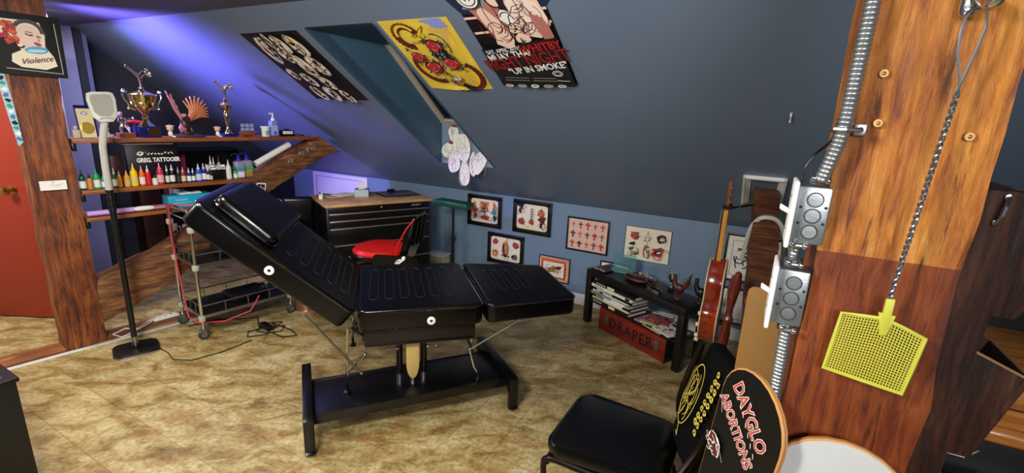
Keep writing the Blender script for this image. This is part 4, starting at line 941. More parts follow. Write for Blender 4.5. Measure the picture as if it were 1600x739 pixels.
wall_frame('lower black framed flash sheet with a parrot between two roses', -1.048, -.662, .225, .520, .034, black, cards, d_bird, .02)
wall_frame('thin black framed pink sheet with rows of red crosses', -.252, .122, .486, .780, .014, black, M('pink_paper', '#d8b4a0', .7), d_cross)
wall_frame('small framed lizard drawing with a red ornamental border, lowest on the wall', -.498, -.199, .165, .392, .008, black, cards, d_cham)
wall_frame('unframed cream flash sheet with skull, rose and panther over the bench', .256, .620, .496, .773, .004, black, cards, d_flash, depth=.008)
wall_frame('small white picture with black border behind the left end of bench', .070, .326, .21, .440, .012, black, paper, lambda a, w, h: a.scribble(0, 0, w, h, .004, ink, 6))
wall_frame('black framed print with white mount and swan drawing behind the guitar', 1.008, 1.40, .468, .826, .014, black, paper, d_swan)
wall_frame('black framed print with white mount, lower one behind the guitar', 1.016, 1.40, .13, .418, .014, black, paper, lambda a, w, h: a.line([(-.85 * w, h * .85), (.85 * w, h * .85), (.85 * w, -h * .85), (-.85 * w, -h * .85), (-.85 * w, h * .85)], .003, ink))

# ================================================================ POSTERS ON THE SLOPE
def slopeM(x, v, h=.002):
    o = Sw(x, v, h); X = Rw(1, 0) - Rw(0, 0); Y = Sw(0, 1) - Sw(0, 0); N = Sw(0, 0, 1) - Sw(0, 0, 0)
    return Matrix(((X.x, Y.x, N.x, o.x), (X.y, Y.y, N.y, o.y), (X.z, Y.z, N.z, o.z), (0, 0, 0, 1)))
def poster(name, label, x0, x1, v0, v1, m, draw, curl=.012, cat='poster'):
    t = thing(name, label, cat, mat=slopeM((x0 + x1) / 2, (v0 + v1) / 2))
    w, h = (x1 - x0) / 2, (v1 - v0) / 2
    def lift(x, y): return curl * (max(0, (-y / h - .82)) / .18) ** 2 * (.5 + .5 * math.cos(3 * x / w)) + .001
    b = B(); n = 16
    G = [[b.bm.verts.new((-w + 2 * w * i / n, -h + 2 * h * j / n, lift(-w + 2 * w * i / n, -h + 2 * h * j / n))) for i in range(n + 1)] for j in range(n + 1)]
    G2 = [[b.bm.verts.new(v.co - Vector((0, 0, .0008))) for v in r] for r in G]
    for j in range(n):
        for i in range(n): b.face((G[j][i], G[j][i + 1], G[j + 1][i + 1], G[j + 1][i]), m); b.face((G2[j][i], G2[j + 1][i], G2[j + 1][i + 1], G2[j][i + 1]), paper)
    b.recalc = False; sh = obj('sheet', b, t)
    b = B(); a = Art(b, lambda x, y, hh: (x, y, lift(x, y) + .0006 + hh), .00025); draw(a, w, h); b.recalc = False
    obj('artwork', b, t, smooth=0)
    b = B()
    for sx in (-1, 1):
        for sy in (-1, 1): b.lathe([(.004, .001), (.004, .003), (0, .004)], black, 8, c=(sx * (w - .008), sy * (h - .008), lift(0, sy * h) + .0005))
    return t
def d_sheet(a, w, h):
    L = [(-.66, .52, .06, .17, -.1, 0), (-.52, .72, .03, .09, -.25, 0), (-.25, .78, .03, .10, -.1, 0), (-.12, .42, .07, .10, .1, 0), (.12, .72, .06, .11, .2, 0), (.62, .68, .075, .13, .15, 1), (.2, .12, .065, .16, .05, 1), (.66, .18, .07, .13, .2, 2),
         (-.52, -.05, .045, .08, .1, 0), (-.12, -.2, .055, .10, .25, 0), (-.3, -.62, .055, .11, .15, 1), (.2, -.62, .06, .115, .1, 2), (.5, -.25, .055, .10, .3, 2), (.72, -.66, .05, .10, .2, 3)]
    for x, y, rx, ry, ro, k in L:
        rx, ry = rx * .76, ry * .72
        a.ell(x * w, y * h, rx * 1.08, ry * 1.06, M('grey_cut_edge', '#888480', .8), ro, 16, .06); a.ell(x * w, y * h, rx, ry, cards, ro, 16, .07)
        for j in range(3):
            a.ell(x * w + random.uniform(-.4, .4) * rx, y * h + random.uniform(-.55, .55) * ry, rx * .32, ry * .2, (TAN, ink, (ORG, YEL, BRN, ROSE)[k % 4])[j], random.uniform(0, 3), 9, .3)
        a.scribble(x * w, y * h, rx * 1.4, ry * 1.5, .005, ink, 11)
poster('tattoo_flash_poster', 'black poster covered in white oval tattoo designs on the sloped ceiling', -1.890, -1.352, 1.42, 2.10, M('black_poster', '#15100f', .5), d_sheet, 0.002)
ypap = M('yellow_watercolour', '#e0c040', .6, var=.3, vscale=7)
def d_snake(a, w, h):
    a.ell(.55 * w, .93 * h, .07, .02, M('violet_wash', '#8490d0', .6), 0, 12, .2); a.ell(.62 * w, .84 * h, .06, .025, MATS['violet_wash'], 0, 10, .3)
    for k in range(9): x = .3 * w + k * .065 * w; a.line([(x, .8 * h), (x, (.8 - random.uniform(.2, .6)) * h)], .0025, MATS['violet_wash'] if k % 2 else TAN)
    for k in range(5): x = .25 * w + k * .1 * w; a.line([(x, -.5 * h), (x, -.85 * h)], .0025, TAN)
    for k in range(6): x = -.5 * w + k * .1 * w; a.line([(x, -.5 * h), (x, (-.6 - random.uniform(0, .25)) * h)], .003, BRN if k % 2 else TAN)
    def loop(cx, cy, rx, ry, a0, a1, m, w_): a.arc(cx, cy, rx, a0, a1, w_, m, 16, ry)
    loop(-.42 * w, .60 * h, .07, .075, .3, 4.8, ink, .044); loop(-.42 * w, .60 * h, .07, .075, .3, 4.8, BRN, .036); loop(-.42 * w, .62 * h, .062, .07, .5, 3.2, YEL, .018)
    loop(-.35 * w, -.28 * h, .10, .12, 2.3, 5.0, ink, .036); loop(-.35 * w, -.28 * h, .10, .12, 2.3, 5.0, BRN, .028); loop(-.33 * w, -.26 * h, .085, .10, 2.4, 4.2, YEL, .012)
    loop(.52 * w, -.56 * h, .085, .10, -2.4, 1.2, ink, .042); loop(.52 * w, -.56 * h, .085, .10, -2.4, 1.2, BRN, .034); loop(.5 * w, -.56 * h, .07, .085, -2.3, 1.0, YEL, .012)
    a.ell(-.05 * w, .60 * h, .045, .022, YEL, .6, 12, .15); a.poly([(.02 * w, .64 * h), (.22 * w, .86 * h), (.05 * w, .78 * h), (-.08 * w, .66 * h)], YEL); a.line([(.02 * w, .64 * h), (.22 * w, .86 * h), (.05 * w, .78 * h), (-.08 * w, .66 * h)], .004, ink); a.scribble(-.1 * w, .58 * h, .09, .06, .004, ink, 8)
    body = [(-.05 * w, .5 * h), (.05 * w, .25 * h), (-.1 * w, .1 * h), (.15 * w, -.1 * h), (.2 * w, -.25 * h), (.3 * w, -.35 * h), (.45 * w, .05 * h), (.4 * w, .3 * h), (.2 * w, .35 * h)]
    a.poly(body, M('dark_green_ink', '#1c2420', .6)); a.scribble(.12 * w, .1 * h, .12, .2, .004, greypl, 12); a.scribble(.12 * w, .1 * h, .12, .2, .006, ink, 12)
    for x, y, r in ((.2, .38, .052), (-.48, .10, .045), (-.22, -.20, .056), (.42, -.08, .052)): a.rose(x * w, y * h, r)
    for x, y in ((-.66, .3), (.48, .42), (.58, -.28), (.02, -.42), (.5, .1), (-.62, -.05), (0, .48)): a.poly([(x * w, y * h), (x * w + .03, y * h + .012), (x * w + .012, y * h + .035)], LEAF)
    a.ell(.18 * w, -.62 * h, .035, .028, FLESH, .3, 12, .25); a.scribble(.2 * w, -.6 * h, .06, .05, .004, ink, 7); a.ell(.3 * w, -.5 * h, .03, .02, cards, .9, 10, .2); a.scribble(.3 * w, -.48 * h, .05, .05, .003, ink, 6)
    pts = [(.1 * w + k * .012, -.86 * h + .006 * math.sin(k * 2.1)) for k in range(12)]; a.line(pts, .004, ink)
poster('rose_snake_poster', 'yellow poster of a coiled snake among red roses on the sloped ceiling', -.700, -.258, 1.574, 2.12, ypap, d_snake, .014)
def d_fight(a, w, h):
    navy = M('poster_navy', '#1c2a44', .5); dr = M('poster_dark_red', '#8c1a1c', .5)
    a.ell(-.75 * w, .9 * h, .1, .12, navy, 0, 12, .1); a.ell(.8 * w, .85 * h, .09, .1, navy, 0, 12, .1)
    for (x0, x1, y) in ((-1, .05, .47), (-.95, -.5, .18), (.6, .98, .55), (.75, .98, .32)): a.line([(x0 * w, y * h), (x1 * w, (y + .02) * h)], .014, SKIN)
    a.poly([(-.75 * w, .62 * h), (-.35 * w, .95 * h), (.0, .98 * h), (-.05 * w, .5 * h), (.0, .1 * h), (-.25 * w, -.12 * h), (-.5 * w, .05 * h), (-.62 * w, .38 * h)], FLESH)
    a.poly([(-.9 * w, .65 * h), (-.5 * w, .95 * h), (-.2 * w, .93 * h), (-.4 * w, .6 * h)], M('poster_grey', '#8890a0', .5)); a.ell(-.35 * w, .35 * h, .05, .1, SKIN, .4, 12, .2); a.ell(-.28 * w, .0, .05, .05, SKIN, .3, 12, .2); a.scribble(-.35 * w, .3 * h, .1, .2, .004, BRN, 9)
    a.poly([(.1 * w, .98 * h), (.5 * w, .98 * h), (.85 * w, .78 * h), (.95 * w, .3 * h), (.62 * w, .05 * h), (.2 * w, .12 * h), (.05 * w, .4 * h)], SKIN)
    a.ell(.45 * w, .45 * h, .10, .11, M('pale_skin_ink', '#ecd8cc', .6), .3, 14, .1); a.scribble(.42 * w, .42 * h, .13, .2, .003, BRN, 18); a.ell(.75 * w, .25 * h, .03, .09, FLESH, .2, 10, .2)
    a.ell(-.05 * w, .80 * h, .045, .05, ink, .2, 12, .1); a.ell(-.06 * w, .78 * h, .032, .035, SKIN, .2, 12, .1); a.line([(.05 * w, .92 * h), (.1 * w, .6 * h), (.12 * w, .35 * h)], .03, ink)
    a.ell(.06 * w, .48 * h, .038, .045, white, .3, 12, .1); a.arc(.06 * w, .48 * h, .03, .5, 3, .006, ink); a.ell(.12 * w, .28 * h, .035, .03, SKIN, .2, 12, .15); a.ell(.2 * w, .08 * h, .04, .035, SKIN, .2, 12, .15); a.scribble(.15 * w, .2 * h, .08, .14, .005, ink, 8)
    a.poly([(-w * .98, -.1 * h), (-.3 * w, -.14 * h), (.2 * w, .0), (.97 * w, .08 * h), (.97 * w, -.98 * h), (-w * .98, -.98 * h)], ink)
    a.scribble(-.6 * w, -.25 * h, .1, .08, .008, navy, 5); a.scribble(.5 * w, -.5 * h, .1, .08, .008, navy, 6)
    a.ell(-.60 * w, .86 * h, .058, .058, ink, n=20); a.ell(-.60 * w, .86 * h, .053, .053, white, n=20); a.ell(-.60 * w, .86 * h, .043, .043, ink, n=20); a.ell(-.60 * w, .86 * h, .037, .037, white, n=20); a.text('W', -.6 * w, .86 * h, .045, ink, bold=.001)
    R_ = rad(9)
    a.text('SAT. APRIL 20TH', -.42 * w, -.13 * h, .036, white, R_, sx=.78, bold=.0006)
    a.text('MUAY THAI', -.34 * w, -.25 * h, .062, white, R_, sx=.78, bold=.0016); a.text('WHITBY', .52 * w, -.09 * h, .07, red, R_, sx=.85, bold=.001)
    a.text('FIGHT NIGHT', .02 * w, -.37 * h, .105, dr, R_, sx=.76, sy=1.1, bold=.002)
    a.text('"UP IN SMOKE"', .22 * w, -.54 * h, .062, white, R_, sx=.83, bold=.0014)
    a.arc(.66 * w, -.66 * h, .026, 0, 2 * PI, .004, paper, 14, .02); a.arc(.66 * w, -.66 * h, .016, 0, 2 * PI, .003, paper, 14, .012)
    for (x0, x1, y) in ((-.75, -.1, -.75), (.0, .6, -.75), (-.75, -.1, -.785), (0, .6, -.785), (.62, .95, -.77)): 
        for k in range(14): xx = x0 + (x1 - x0) * k / 14; a.line([(xx * w, y * h), ((xx + (x1 - x0) / 22) * w, y * h)], .005, paper if x0 > .61 else greypl)
    for k, s in enumerate((.10, .12, .12, .09, .10)): a.arc((-.7 + k * .35) * w, -.88 * h, .022 + .005 * (k % 2), 0, 2 * PI, .004, greypl if k % 2 else paper, 9, .009); a.line([((-.78 + k * .35) * w, -.88 * h), ((-.62 + k * .35) * w, -.88 * h)], .006, greypl)
poster('fight_poster', 'black poster of two boxers for a muay thai night on the sloped ceiling', -.165, .276, 1.62, 2.275, M('black_poster_gloss', '#101014', .35), d_fight, .02)
# nail in the slope
t = thing('hook', 'small white hook stuck in the empty part of the sloped ceiling', 'hook', mat=slopeM(1.255, 1.40))
b = B(); b.tube([(0, .02, 0), (0, .018, .012), (0, 0, .014), (0, -.012, .012), (0, -.014, .02), (0, -.006, .024)], .003, white, 8); obj('hook_wire', b, t)
b = B(); b.box(-.005, .005, .008, .032, 0, .003, white, .001); obj('hook_plate', b, t)

# ================================================================ PAPER STENCILS IN THE SKYLIGHT
st = [(-1.143, 1.430, .050, .062, 'rounded white paper stencil taped highest on the skylight sill', 0), (-1.190, 1.285, .066, .066, 'wide white paper stencil hanging leftmost on the skylight sill', 1),
      (-1.130, 1.185, .062, .080, 'white paper stencil hanging at lower left under the skylight sill', 0), (-1.018, 1.105, .052, .105, 'long tongue shaped paper stencil hanging lowest of all', 0), (-.935, 1.19, .035, .10, 'narrow paper stencil half hidden between the two right-hand stencils', 0),
      (-.868, 1.215, .058, .105, 'slanting white paper stencil hanging rightmost under the skylight', -.45), (-1.045, 1.325, .085, .115, 'largest white paper stencil in front of the others on the sill', .35)]
for i, (x, z, rx, rz_, lb, ro) in enumerate(st):
    b = B(); P = []; n = 18; y = ys0 - .004 - .003 * i
    for k in range(n):
        t_ = 2 * PI * k / n; kk = 1 + .07 * math.sin(3 * t_ + i) + .03 * random.uniform(-1, 1); a_, c_ = rx * kk * math.cos(t_), rz_ * kk * math.sin(t_); P.append((x + a_ * math.cos(ro) - c_ * math.sin(ro), z + a_ * math.sin(ro) + c_ * math.cos(ro)))
    b.prism(P, y - .0007, y, paper, 'y'); a = Art(b, lambda x_, z_, h: (x_, y - .0009 - h, z_), .0001)
    a.scribble(x, z, rx * 1.5, rz_ * 1.5, .002, M('pencil_grey', '#8c8a88', .8), 14)
    tag(obj('paper_stencil', b, mat=MR, smooth=0), lb, 'paper', 'paper stencils hung in the skylight')
for i, (x, z) in enumerate(((-1.12, 1.492), (-1.15, 1.355))):
    b = B(); b.box(x - .022, x + .022, ys0 - .0285, ys0 - .0275, z - .009, z + .009, M('red_brown_tape', '#8a3420', .6)); b.box(x - .004, x + .004, ys0 - .028, ys0, z - .003, z + .003, MATS['red_brown_tape'])
    tag(obj('tape', b, mat=MR), ('strip of red-brown tape at the top of the skylight stencils', 'red-brown tape tab under the highest skylight stencil')[i], 'tape')

# ================================================================ ON THE LEFT POST
t = thing('portrait_picture', 'black framed portrait of a woman with red flowers on the left post', 'picture', mat=MT @ Matrix.Translation((.109, -.014, 1.862)) @ Matrix.Rotation(rad(1), 4, 'Y'))
w, h = .139, .164
b = B(); b.box(-w, w, -.022, 0, -h, h, M('matte_black_mount', '#0b0b0b', .75), .002); obj('frame', b, t)
b = B(); a = Art(b, lambda x, y, hh: (x, -.0224 - hh, y), .0003)
a.line([(w * .80, h * .80), (w * .86, -h * .86), (-w * .8, -h * .8)], .004, greypl)
a.poly([(-.115, .09), (-.10, .125), (-.02, .128), (.05, .125), (.065, .06), (.06, .0), (.09, -.05), (.1, -.10), (.05, -.125), (-.05, -.12), (-.085, -.095), (-.08, -.055), (-.04, -.03), (-.06, .01), (-.11, .04)], cards)
a.ell(.0, .05, .052, .055, SKIN, .2, 18, .03); a.poly([(-.05, .03), (-.02, -.03), (.06, -.035), (.03, .02)], SKIN)
a.arc(-.0, .068, .058, .0, 2.7, .020, M('grey_hair', '#3c3a3c', .6), 12); a.line([(.055, .085), (.07, .06)], .01, MATS['grey_hair'])
for k in range(22): x_, y_ = -.082 + random.uniform(-.03, .03), .055 + random.uniform(-.05, .05); a.ell(x_, y_, .014, .012, (ROSE, ORG)[k % 3 == 0], k, 8, .2); a.arc(x_, y_, .009, 0, 5, .002, BRN, 6)
a.line([(-.016, .060), (-.002, .052), (.014, .055)], .005, ink); a.line([(.028, .052), (.044, .046)], .005, ink); a.line([(-.015, .07), (.012, .068)], .0025, BRN); a.ell(.028, .010, .016, .008, ROSE, -.3, 10); a.line([(.03, .045), (.036, .03), (.03, .026)], .0025, FLESH); a.arc(-.045, .0, .018, 2.5, 6, .006, ink)
a.ell(.02, -.022, .05, .018, M('sky_blue_ink', '#4aa0c8', .6), .12, 14, .06); a.ell(.02, -.028, .04, .008, M('pale_blue_ink', '#a8d8e8', .6), .1)
a.text('Violence', .01, -.078, .040, BRN, rad(14), shear=.6)
obj('artwork', b, t, smooth=0)
t = thing('paper_note', 'small white note pinned on the left timber post', 'note', mat=MT @ Matrix.Translation((.092, -.014, 1.073)))
b = B(); b.box(-.06, .06, -.001, 0, -.028, .028, paper); a = Art(b, lambda x, y, hh: (x, -.0013 - hh, y)); a.scribble(0, 0, .05, .02, .0018, greypl, 4); obj('sheet', b, t, smooth=0)
b = B(); b.lathe([(.004, 0), (.003, .004), (0, .005)], steel, 8, X=Matrix.Translation((0, -.001, .02)) @ Matrix.Rotation(rad(90), 4, 'X')); obj('pin', b, t)
b = B(); b.prism([(-.052, 1.73), (-.02, 1.735), (-.006, 1.52), (.0, 1.33), (-.02, 1.31), (-.036, 1.48)], -.03, -.018, M('pale_turquoise_cloth', '#9cc8d0', .7), 'y'); a = Art(b, lambda x, y, hh: (x, -.0303 - hh, y), .0003)
for k in range(13): z_ = 1.71 - k * .03; a.ell(-.034 + k * .0018, z_, .012, .011, (BLUE, ink, TEALI, white)[k % 4], k, 9, .3)
b.jitter(.002, 20)
tag(obj('patterned_ribbon', b, mat=MT, smooth=0), 'blue patterned ribbon hanging at the left edge of the timber post', 'ribbon')

# ================================================================ SHELVES BETWEEN POST AND BRACE
b = B(); b.box(.215, 1.80, -.005, .20, 1.318, 1.345, shelf_wood, .002); tag(obj('shelf', b, mat=MT), 'top wooden shelf carrying the trophies, between post and brace', 'shelf', 'wall shelves')
b = B(); b.box(.215, 1.285, -.02, .18, 1.000, 1.024, shelf_wood, .002); tag(obj('shelf', b, mat=MT), 'middle wooden shelf holding the row of ink bottles', 'shelf', 'wall shelves')
b = B(); b.box(.215, 1.03, -.01, .24, .825, .848, shelf_wood, .002); tag(obj('shelf', b, mat=MT), 'lowest wooden shelf with the blue box and pink tube', 'shelf', 'wall shelves')
for z in (1.318, 1.0, .825):
    b = B(); b.box(.214, .235, .02, .10, z - .05, z, black, .002); tag(obj('shelf_bracket', b, mat=MT), {1.318: 'black bracket under the top shelf at the post', 1.0: 'black bracket under the ink bottle shelf at the post', .825: 'black bracket under the lowest shelf at the post'}[z], 'bracket')
Z1, Z2, Z3 = 1.3455, 1.0245, .8485
def onT(x, y, z, r=0): return MT @ Matrix.Translation((x, y, z)) @ Matrix.Rotation(rad(r), 4, 'Z')
# --- ink bottles: one maker, then copies recoloured
m_body = M('ink_body', '#101010', .3); m_cap = M('ink_cap', '#e0e0dc', .4); m_lab = M('ink_label', '#e4e0d6', .6); m_low = M('ink_low', '#111111', .3)
bot = thing('ink_bottle', 'x', 'bottle')
b = B(); b.lathe([(0, 0), (.44, 0), (.5, .03), (.5, .58), (.42, .66), (.2, .70), (0, .70)], m_body, 16); obj('bottle_body', b, bot)
b = B(); b.lathe([(.508, .10), (.508, .44)], m_lab, 16); obj('label_band', b, bot)
b = B(); b.lathe([(.28, .66), (.28, .74), (.16, .78), (.07, .98), (0, 1.0)], m_cap, 14); obj('nozzle', b, bot)
G = 'ink bottles on the middle shelf'
def cm(h, n=None): return M('ink_' + h.lstrip('#'), h, .35)
ROWB = [(0.235, 0.129, 0.034, '#0c4a3a', '#101414', '#dcdcd8', 'dark green ink bottle with black cap, leftmost on the shelf'),
 (0.272, 0.104, 0.027, '#c88418', '#10100e', '#c88418', 'short amber ink bottle with a black cap, second from left'),
 (0.306, 0.138, 0.035, '#1e9a3c', '#3a8a7c', '#d8dcd4', 'bright green bottle with teal cap and white label'),
 (0.345, 0.100, 0.032, '#2a9a94', '#5ab4b0', '#d4e0dc', 'turquoise bottle with a pale label left of the lamp pole'),
 (0.397, 0.132, 0.027, '#2c5a1c', '#e0e0dc', '#e0dcd0', 'olive green bottle with white tip right of the lamp pole'),
 (0.426, 0.108, 0.027, '#d88c1c', '#e0e0dc', '#d88c1c', 'small orange bottle with white tip beside the olive bottle'),
 (0.462, 0.110, 0.035, '#e09420', '#e4a860', '#c8b080', 'light orange bottle with matching cone tip'),
 (0.505, 0.155, 0.042, '#e8c410', '#e8c050', '#d0c060', 'tall bright yellow ink bottle with yellow tip'),
 (0.546, 0.138, 0.034, '#e05c1c', '#e89080', '#dcd8cc', 'orange bottle with pink tip and white label'),
 (0.583, 0.136, 0.033, '#c81818', '#e4dcd8', '#c81818', 'plain red ink bottle with white tip'),
 (0.617, 0.070, 0.033, '#d8d4c8', '#3a3a38', '#e0dcd0', 'short white jar squeezed between the red and crimson bottles'),
 (0.654, 0.152, 0.042, '#c0204c', '#e07088', '#d8a8a0', 'large crimson ink bottle with pink tip'),
 (0.692, 0.132, 0.026, '#0e1010', '#d8d8d4', '#d0ccc0', 'thin black bottle right beside the crimson one'),
 (0.726, 0.134, 0.034, '#0c0c0c', '#d8d4e0', '#e0dcd4', 'black bottle with big white label and pale tip'),
 (0.760, 0.114, 0.028, '#0c0c0c', '#a8a8ac', '#30302c', 'all black ink bottle with grey tip'),
 (0.793, 0.112, 0.032, '#8c2c24', '#e0a090', '#d8c4a4', 'dull red bottle with salmon tip and cream label'),
 (0.826, 0.106, 0.028, '#16246c', '#c8d0e8', '#e4e4e4', 'small dark blue bottle with white label'),
 (0.856, 0.100, 0.028, '#101430', '#d0d4e4', '#e0e0e0', 'small navy bottle with white side label'),
 (0.890, 0.132, 0.038, '#2450b8', '#c8d4f0', '#c4ccdc', 'larger bright blue ink bottle with pale label'),
 (0.928, 0.132, 0.033, '#141c78', '#c8ccec', '#e4e4e8', 'deep blue bottle standing right of the bright blue one'),
 (0.952, 0.110, 0.024, '#101418', '#d8dcdc', '#d8d8d4', 'slim black bottle with white tip and label'),
 (0.972, 0.084, 0.026, '#181a1c', '#303234', '#dcdcd8', 'short black and white bottle in front of the carton')]
for i, (x, h, w, cb, cc, cl, lb) in enumerate(ROWB):
    mat = onT(x, .035 + .012 * (i % 2), Z2, 20 * i) @ Matrix.Diagonal((w, w, h, 1))
    rc = {m_body: cm(cb), m_cap: cm(cc), m_lab: cm(cl)}
    if i == 0:
        bot.matrix_world = mat; bot['label'] = lb; bot['group'] = G
        for k in kids(bot):
            for sl in k.material_slots: mm = rc[sl.material]; sl.link = 'OBJECT'; sl.material = mm
        src = bot
    else:
        r0 = {cm(ROWB[0][3]): cm(cb), cm(ROWB[0][4]): cm(cc), cm(ROWB[0][5]): cm(cl)}
        d_ = dup(src, lb, mat=mat, group=G)
        for k in kids(d_):
            for sl in k.material_slots: mm = {'bottle_body': cm(cb), 'label_band': cm(cl), 'nozzle': cm(cc)}[k.name.split('.')[0]]; sl.link = 'OBJECT'; sl.material = mm
# carton of white nozzled bottles, wash bottles, small green bottle, tall white bottle
t = thing('carton', 'black open carton with white print holding nozzled bottles', 'carton', mat=onT(1.030, .10, Z2, 0))
b = B(); b.box(-.052, .052, -.04, .04, 0, .115, black, .002); b.box(-.053, .053, -.041, .041, .078, .112, paper); obj('carton_body', b, t)
b = B(); a = Art(b, lambda x, y, h: (x, -.0413 - h, y)); a.scribble(0, .095, .08, .025, .004, ink, 7); obj('print', b, t, smooth=0)
for k, (dx, cc, lb) in enumerate(((-.03, '#e4e4e0', 'left white nozzled bottle standing in the black carton'), (-.004, '#dcdcd8', 'middle white nozzled bottle in the black carton'), (.028, '#8c1a1a', 'red nozzled bottle in the black carton'))):
    d_ = dup(bot, lb, mat=onT(1.030 + dx, .10 + .014 * (k % 2), Z2 + .004) @ Matrix.Diagonal((.022, .022, .175 - .012 * (k == 1), 1)), group='bottles in the black carton')
    for q in kids(d_):
        for sl in q.material_slots: sl.material = cm('#e0e0dc') if 'nozzle' not in q.name else cm(cc)
d_ = dup(bot, 'tall white bottle with a slim nozzle right of the carton', mat=onT(1.105, .055, Z2) @ Matrix.Diagonal((.038, .034, .150, 1)), group=G)
for q in kids(d_):
    for sl in q.material_slots: sl.material = cm('#dcdcd0')
d_ = dup(bot, 'tiny bright green bottle with black cap by the wash bottles', mat=onT(1.142, .03, Z2) @ Matrix.Diagonal((.030, .030, .095, 1)), group=G)
for q in kids(d_):
    for sl in q.material_slots: sl.material = {'bottle_body': cm('#2cae44'), 'label_band': cm('#d8dcd4'), 'nozzle': cm('#0e0e0e')}[q.name.split('.')[0]]
def wash(x, lb, liq, lab, y=.06):
    t = thing('wash_bottle', lb, 'bottle', mat=onT(x, y, Z2, 0), group='plastic wash bottles')
    b = B(); b.box(-.036, .036, -.028, .028, 0, .135, M('cloudy_plastic', '#b8b8d8', .25, trans=.5), .014, 3); o = obj('bottle_body', b, t)
    b = B(); b.box(-.034, .034, -.0285, .0285, .002, .062, liq, .012, 2); obj('liquid', b, o)
    b = B(); b.box(-.0362, .0362, -.0285, .0285, .066, .088, lab, .002); obj('label_band', b, o)
    b = B(); b.lathe([(.018, .130), (.018, .152), (.012, .158), (.008, .172), (0, .172)], M('blue_plastic_cap', '#1c2ca8', .4), 16)
    b.tube([(0, 0, .165), (-.004, 0, .186), (-.02, 0, .192), (-.045, -.002, .186), (-.055, -.004, .176)], [.005, .004, .003, .0025, .002], MATS['blue_plastic_cap'], 8); obj('spout_cap', b, t)
wash(1.185, 'left cloudy wash bottle with blue spout and pale label', M('milky_liquid', '#e0dce4', .3), M('teal_label', '#3a9488', .5))
wash(1.258, 'right cloudy wash bottle with blue spout and green label over brown liquid', M('brown_liquid', '#9c8a2c', .25), M('green_label', '#3ab02c', .5), .085)
# lettered black box
t = thing('display_box', 'black box lettered in white behind the ink bottles', 'box', mat=onT(.640, .13, Z2, 0))
b = B(); b.box(-.15, .15, -.045, .045, 0, .272, M('dark_violet_black_box', '#0c0a14', .4), .003); b.box(-.16, .13, -.05, .05, .272, .280, greypl, .002); o = obj('box_body', b, t)
b = B(); a = Art(b, lambda x, y, h: (x, -.0455 - h, y), .0003); a.text('GREG. TATTOOER', .03, .165, .040, white, space=.95, sx=.80, bold=.0016)
for k in range(26): a.ell(-.04 + k * .0065, .212 + random.uniform(-.008, .008), .004, .006, (TAN, ink, paper)[k % 3], k, 6, .3)
a.ell(-.075, .212, .02, .014, cards, .2, 12, .2); a.ell(-.075, .214, .007, .006, ink)
obj('lettering', b, o, smooth=0)
b = B(); b.box(-.03, .03, -.02, .02, 0, .20, M('dark_red_box', '#3c1018', .5), .003); tag(obj('storage_box', b, mat=onT(.44, .13, Z2)), 'dark red upright box left of the lettered black box', 'box')
# paper roll leaning on the brace
t = thing('paper_roll', 'white paper roll lying along the upper edge of the slanted brace', 'roll', mat=Matrix.Identity(4))
p0, p1 = Tw(1.325, .09, 1.125), Tw(1.62, .09, 1.275)
b = B(); b.tube([p0, p1], .025, paper, 20, cap=False); d_ = (p1 - p0).normalized(); u_ = d_.orthogonal().normalized(); v_ = d_.cross(u_)
for P_ in (p0, p1): b.poly([P_ + (u_ * math.cos(i * PI / 10) + v_ * math.sin(i * PI / 10)) * .025 for i in range(20)], paper)
b.tube([p0 - d_ * .001 + (u_ * math.cos(i * .5) + v_ * math.sin(i * .5)) * (.004 + .0013 * i) for i in range(15)], .001, ink, 4); obj('roll', b, t, smooth=60)
# --- third shelf
t = thing('glove_box', 'flat turquoise blue glove box on the lowest shelf', 'box', mat=onT(.815, .08, Z3, 1))
b = B(); tq = M('turquoise_card', '#1e9cc0', .4, var=.15, vscale=6); b.box(-.142, .142, -.06, .06, 0, .088, tq, .003); o = obj('carton', b, t)
b = B(); a = Art(b, lambda x, y, h: (x, -.0605 - h, y), .0003); lb_ = M('pale_aqua_print', '#a8dce8', .5); a.text('benetia', -.06, .058, .026, lb_); a.line([(-.11, .035), (.0, .035)], .003, lb_)
for k in range(4): a.ell(.04 + k * .022, .04, .007, .007, lb_, 0, 10)
obj('print', b, o, smooth=0)
b = B(); b.prism([(-.06, 0), (.09, 0), (.08, .012), (.03, .008), (.0, .014), (-.05, .01)], -.02, .03, paper, 'y', X=Matrix.Translation((0, 0, .088))); obj('glove', b, t)
t = thing('light_tube', 'long white and pink tube lying on the lowest shelf', 'tube', mat=Matrix.Identity(4))
b = B(); b.tube([Tw(.225, .02, .872), Tw(.47, .02, .872)], .0165, M('lilac_tube', '#c8a0e4', .35), 14); o = obj('tube_end', b, t)
b = B(); b.tube([Tw(.47, .02, .872), Tw(.50, .02, .872), Tw(.56, .02, .872), Tw(.58, .02, .872)], [.013, .017, .016, .011], whitepl, 14); obj('sleeve', b, t)
b = B(); b.tube([Tw(.58, .02, .868), Tw(.665, .02, .868)], .011, M('dusty_pink_tube', '#b07890', .4), 12); obj('rod', b, t)
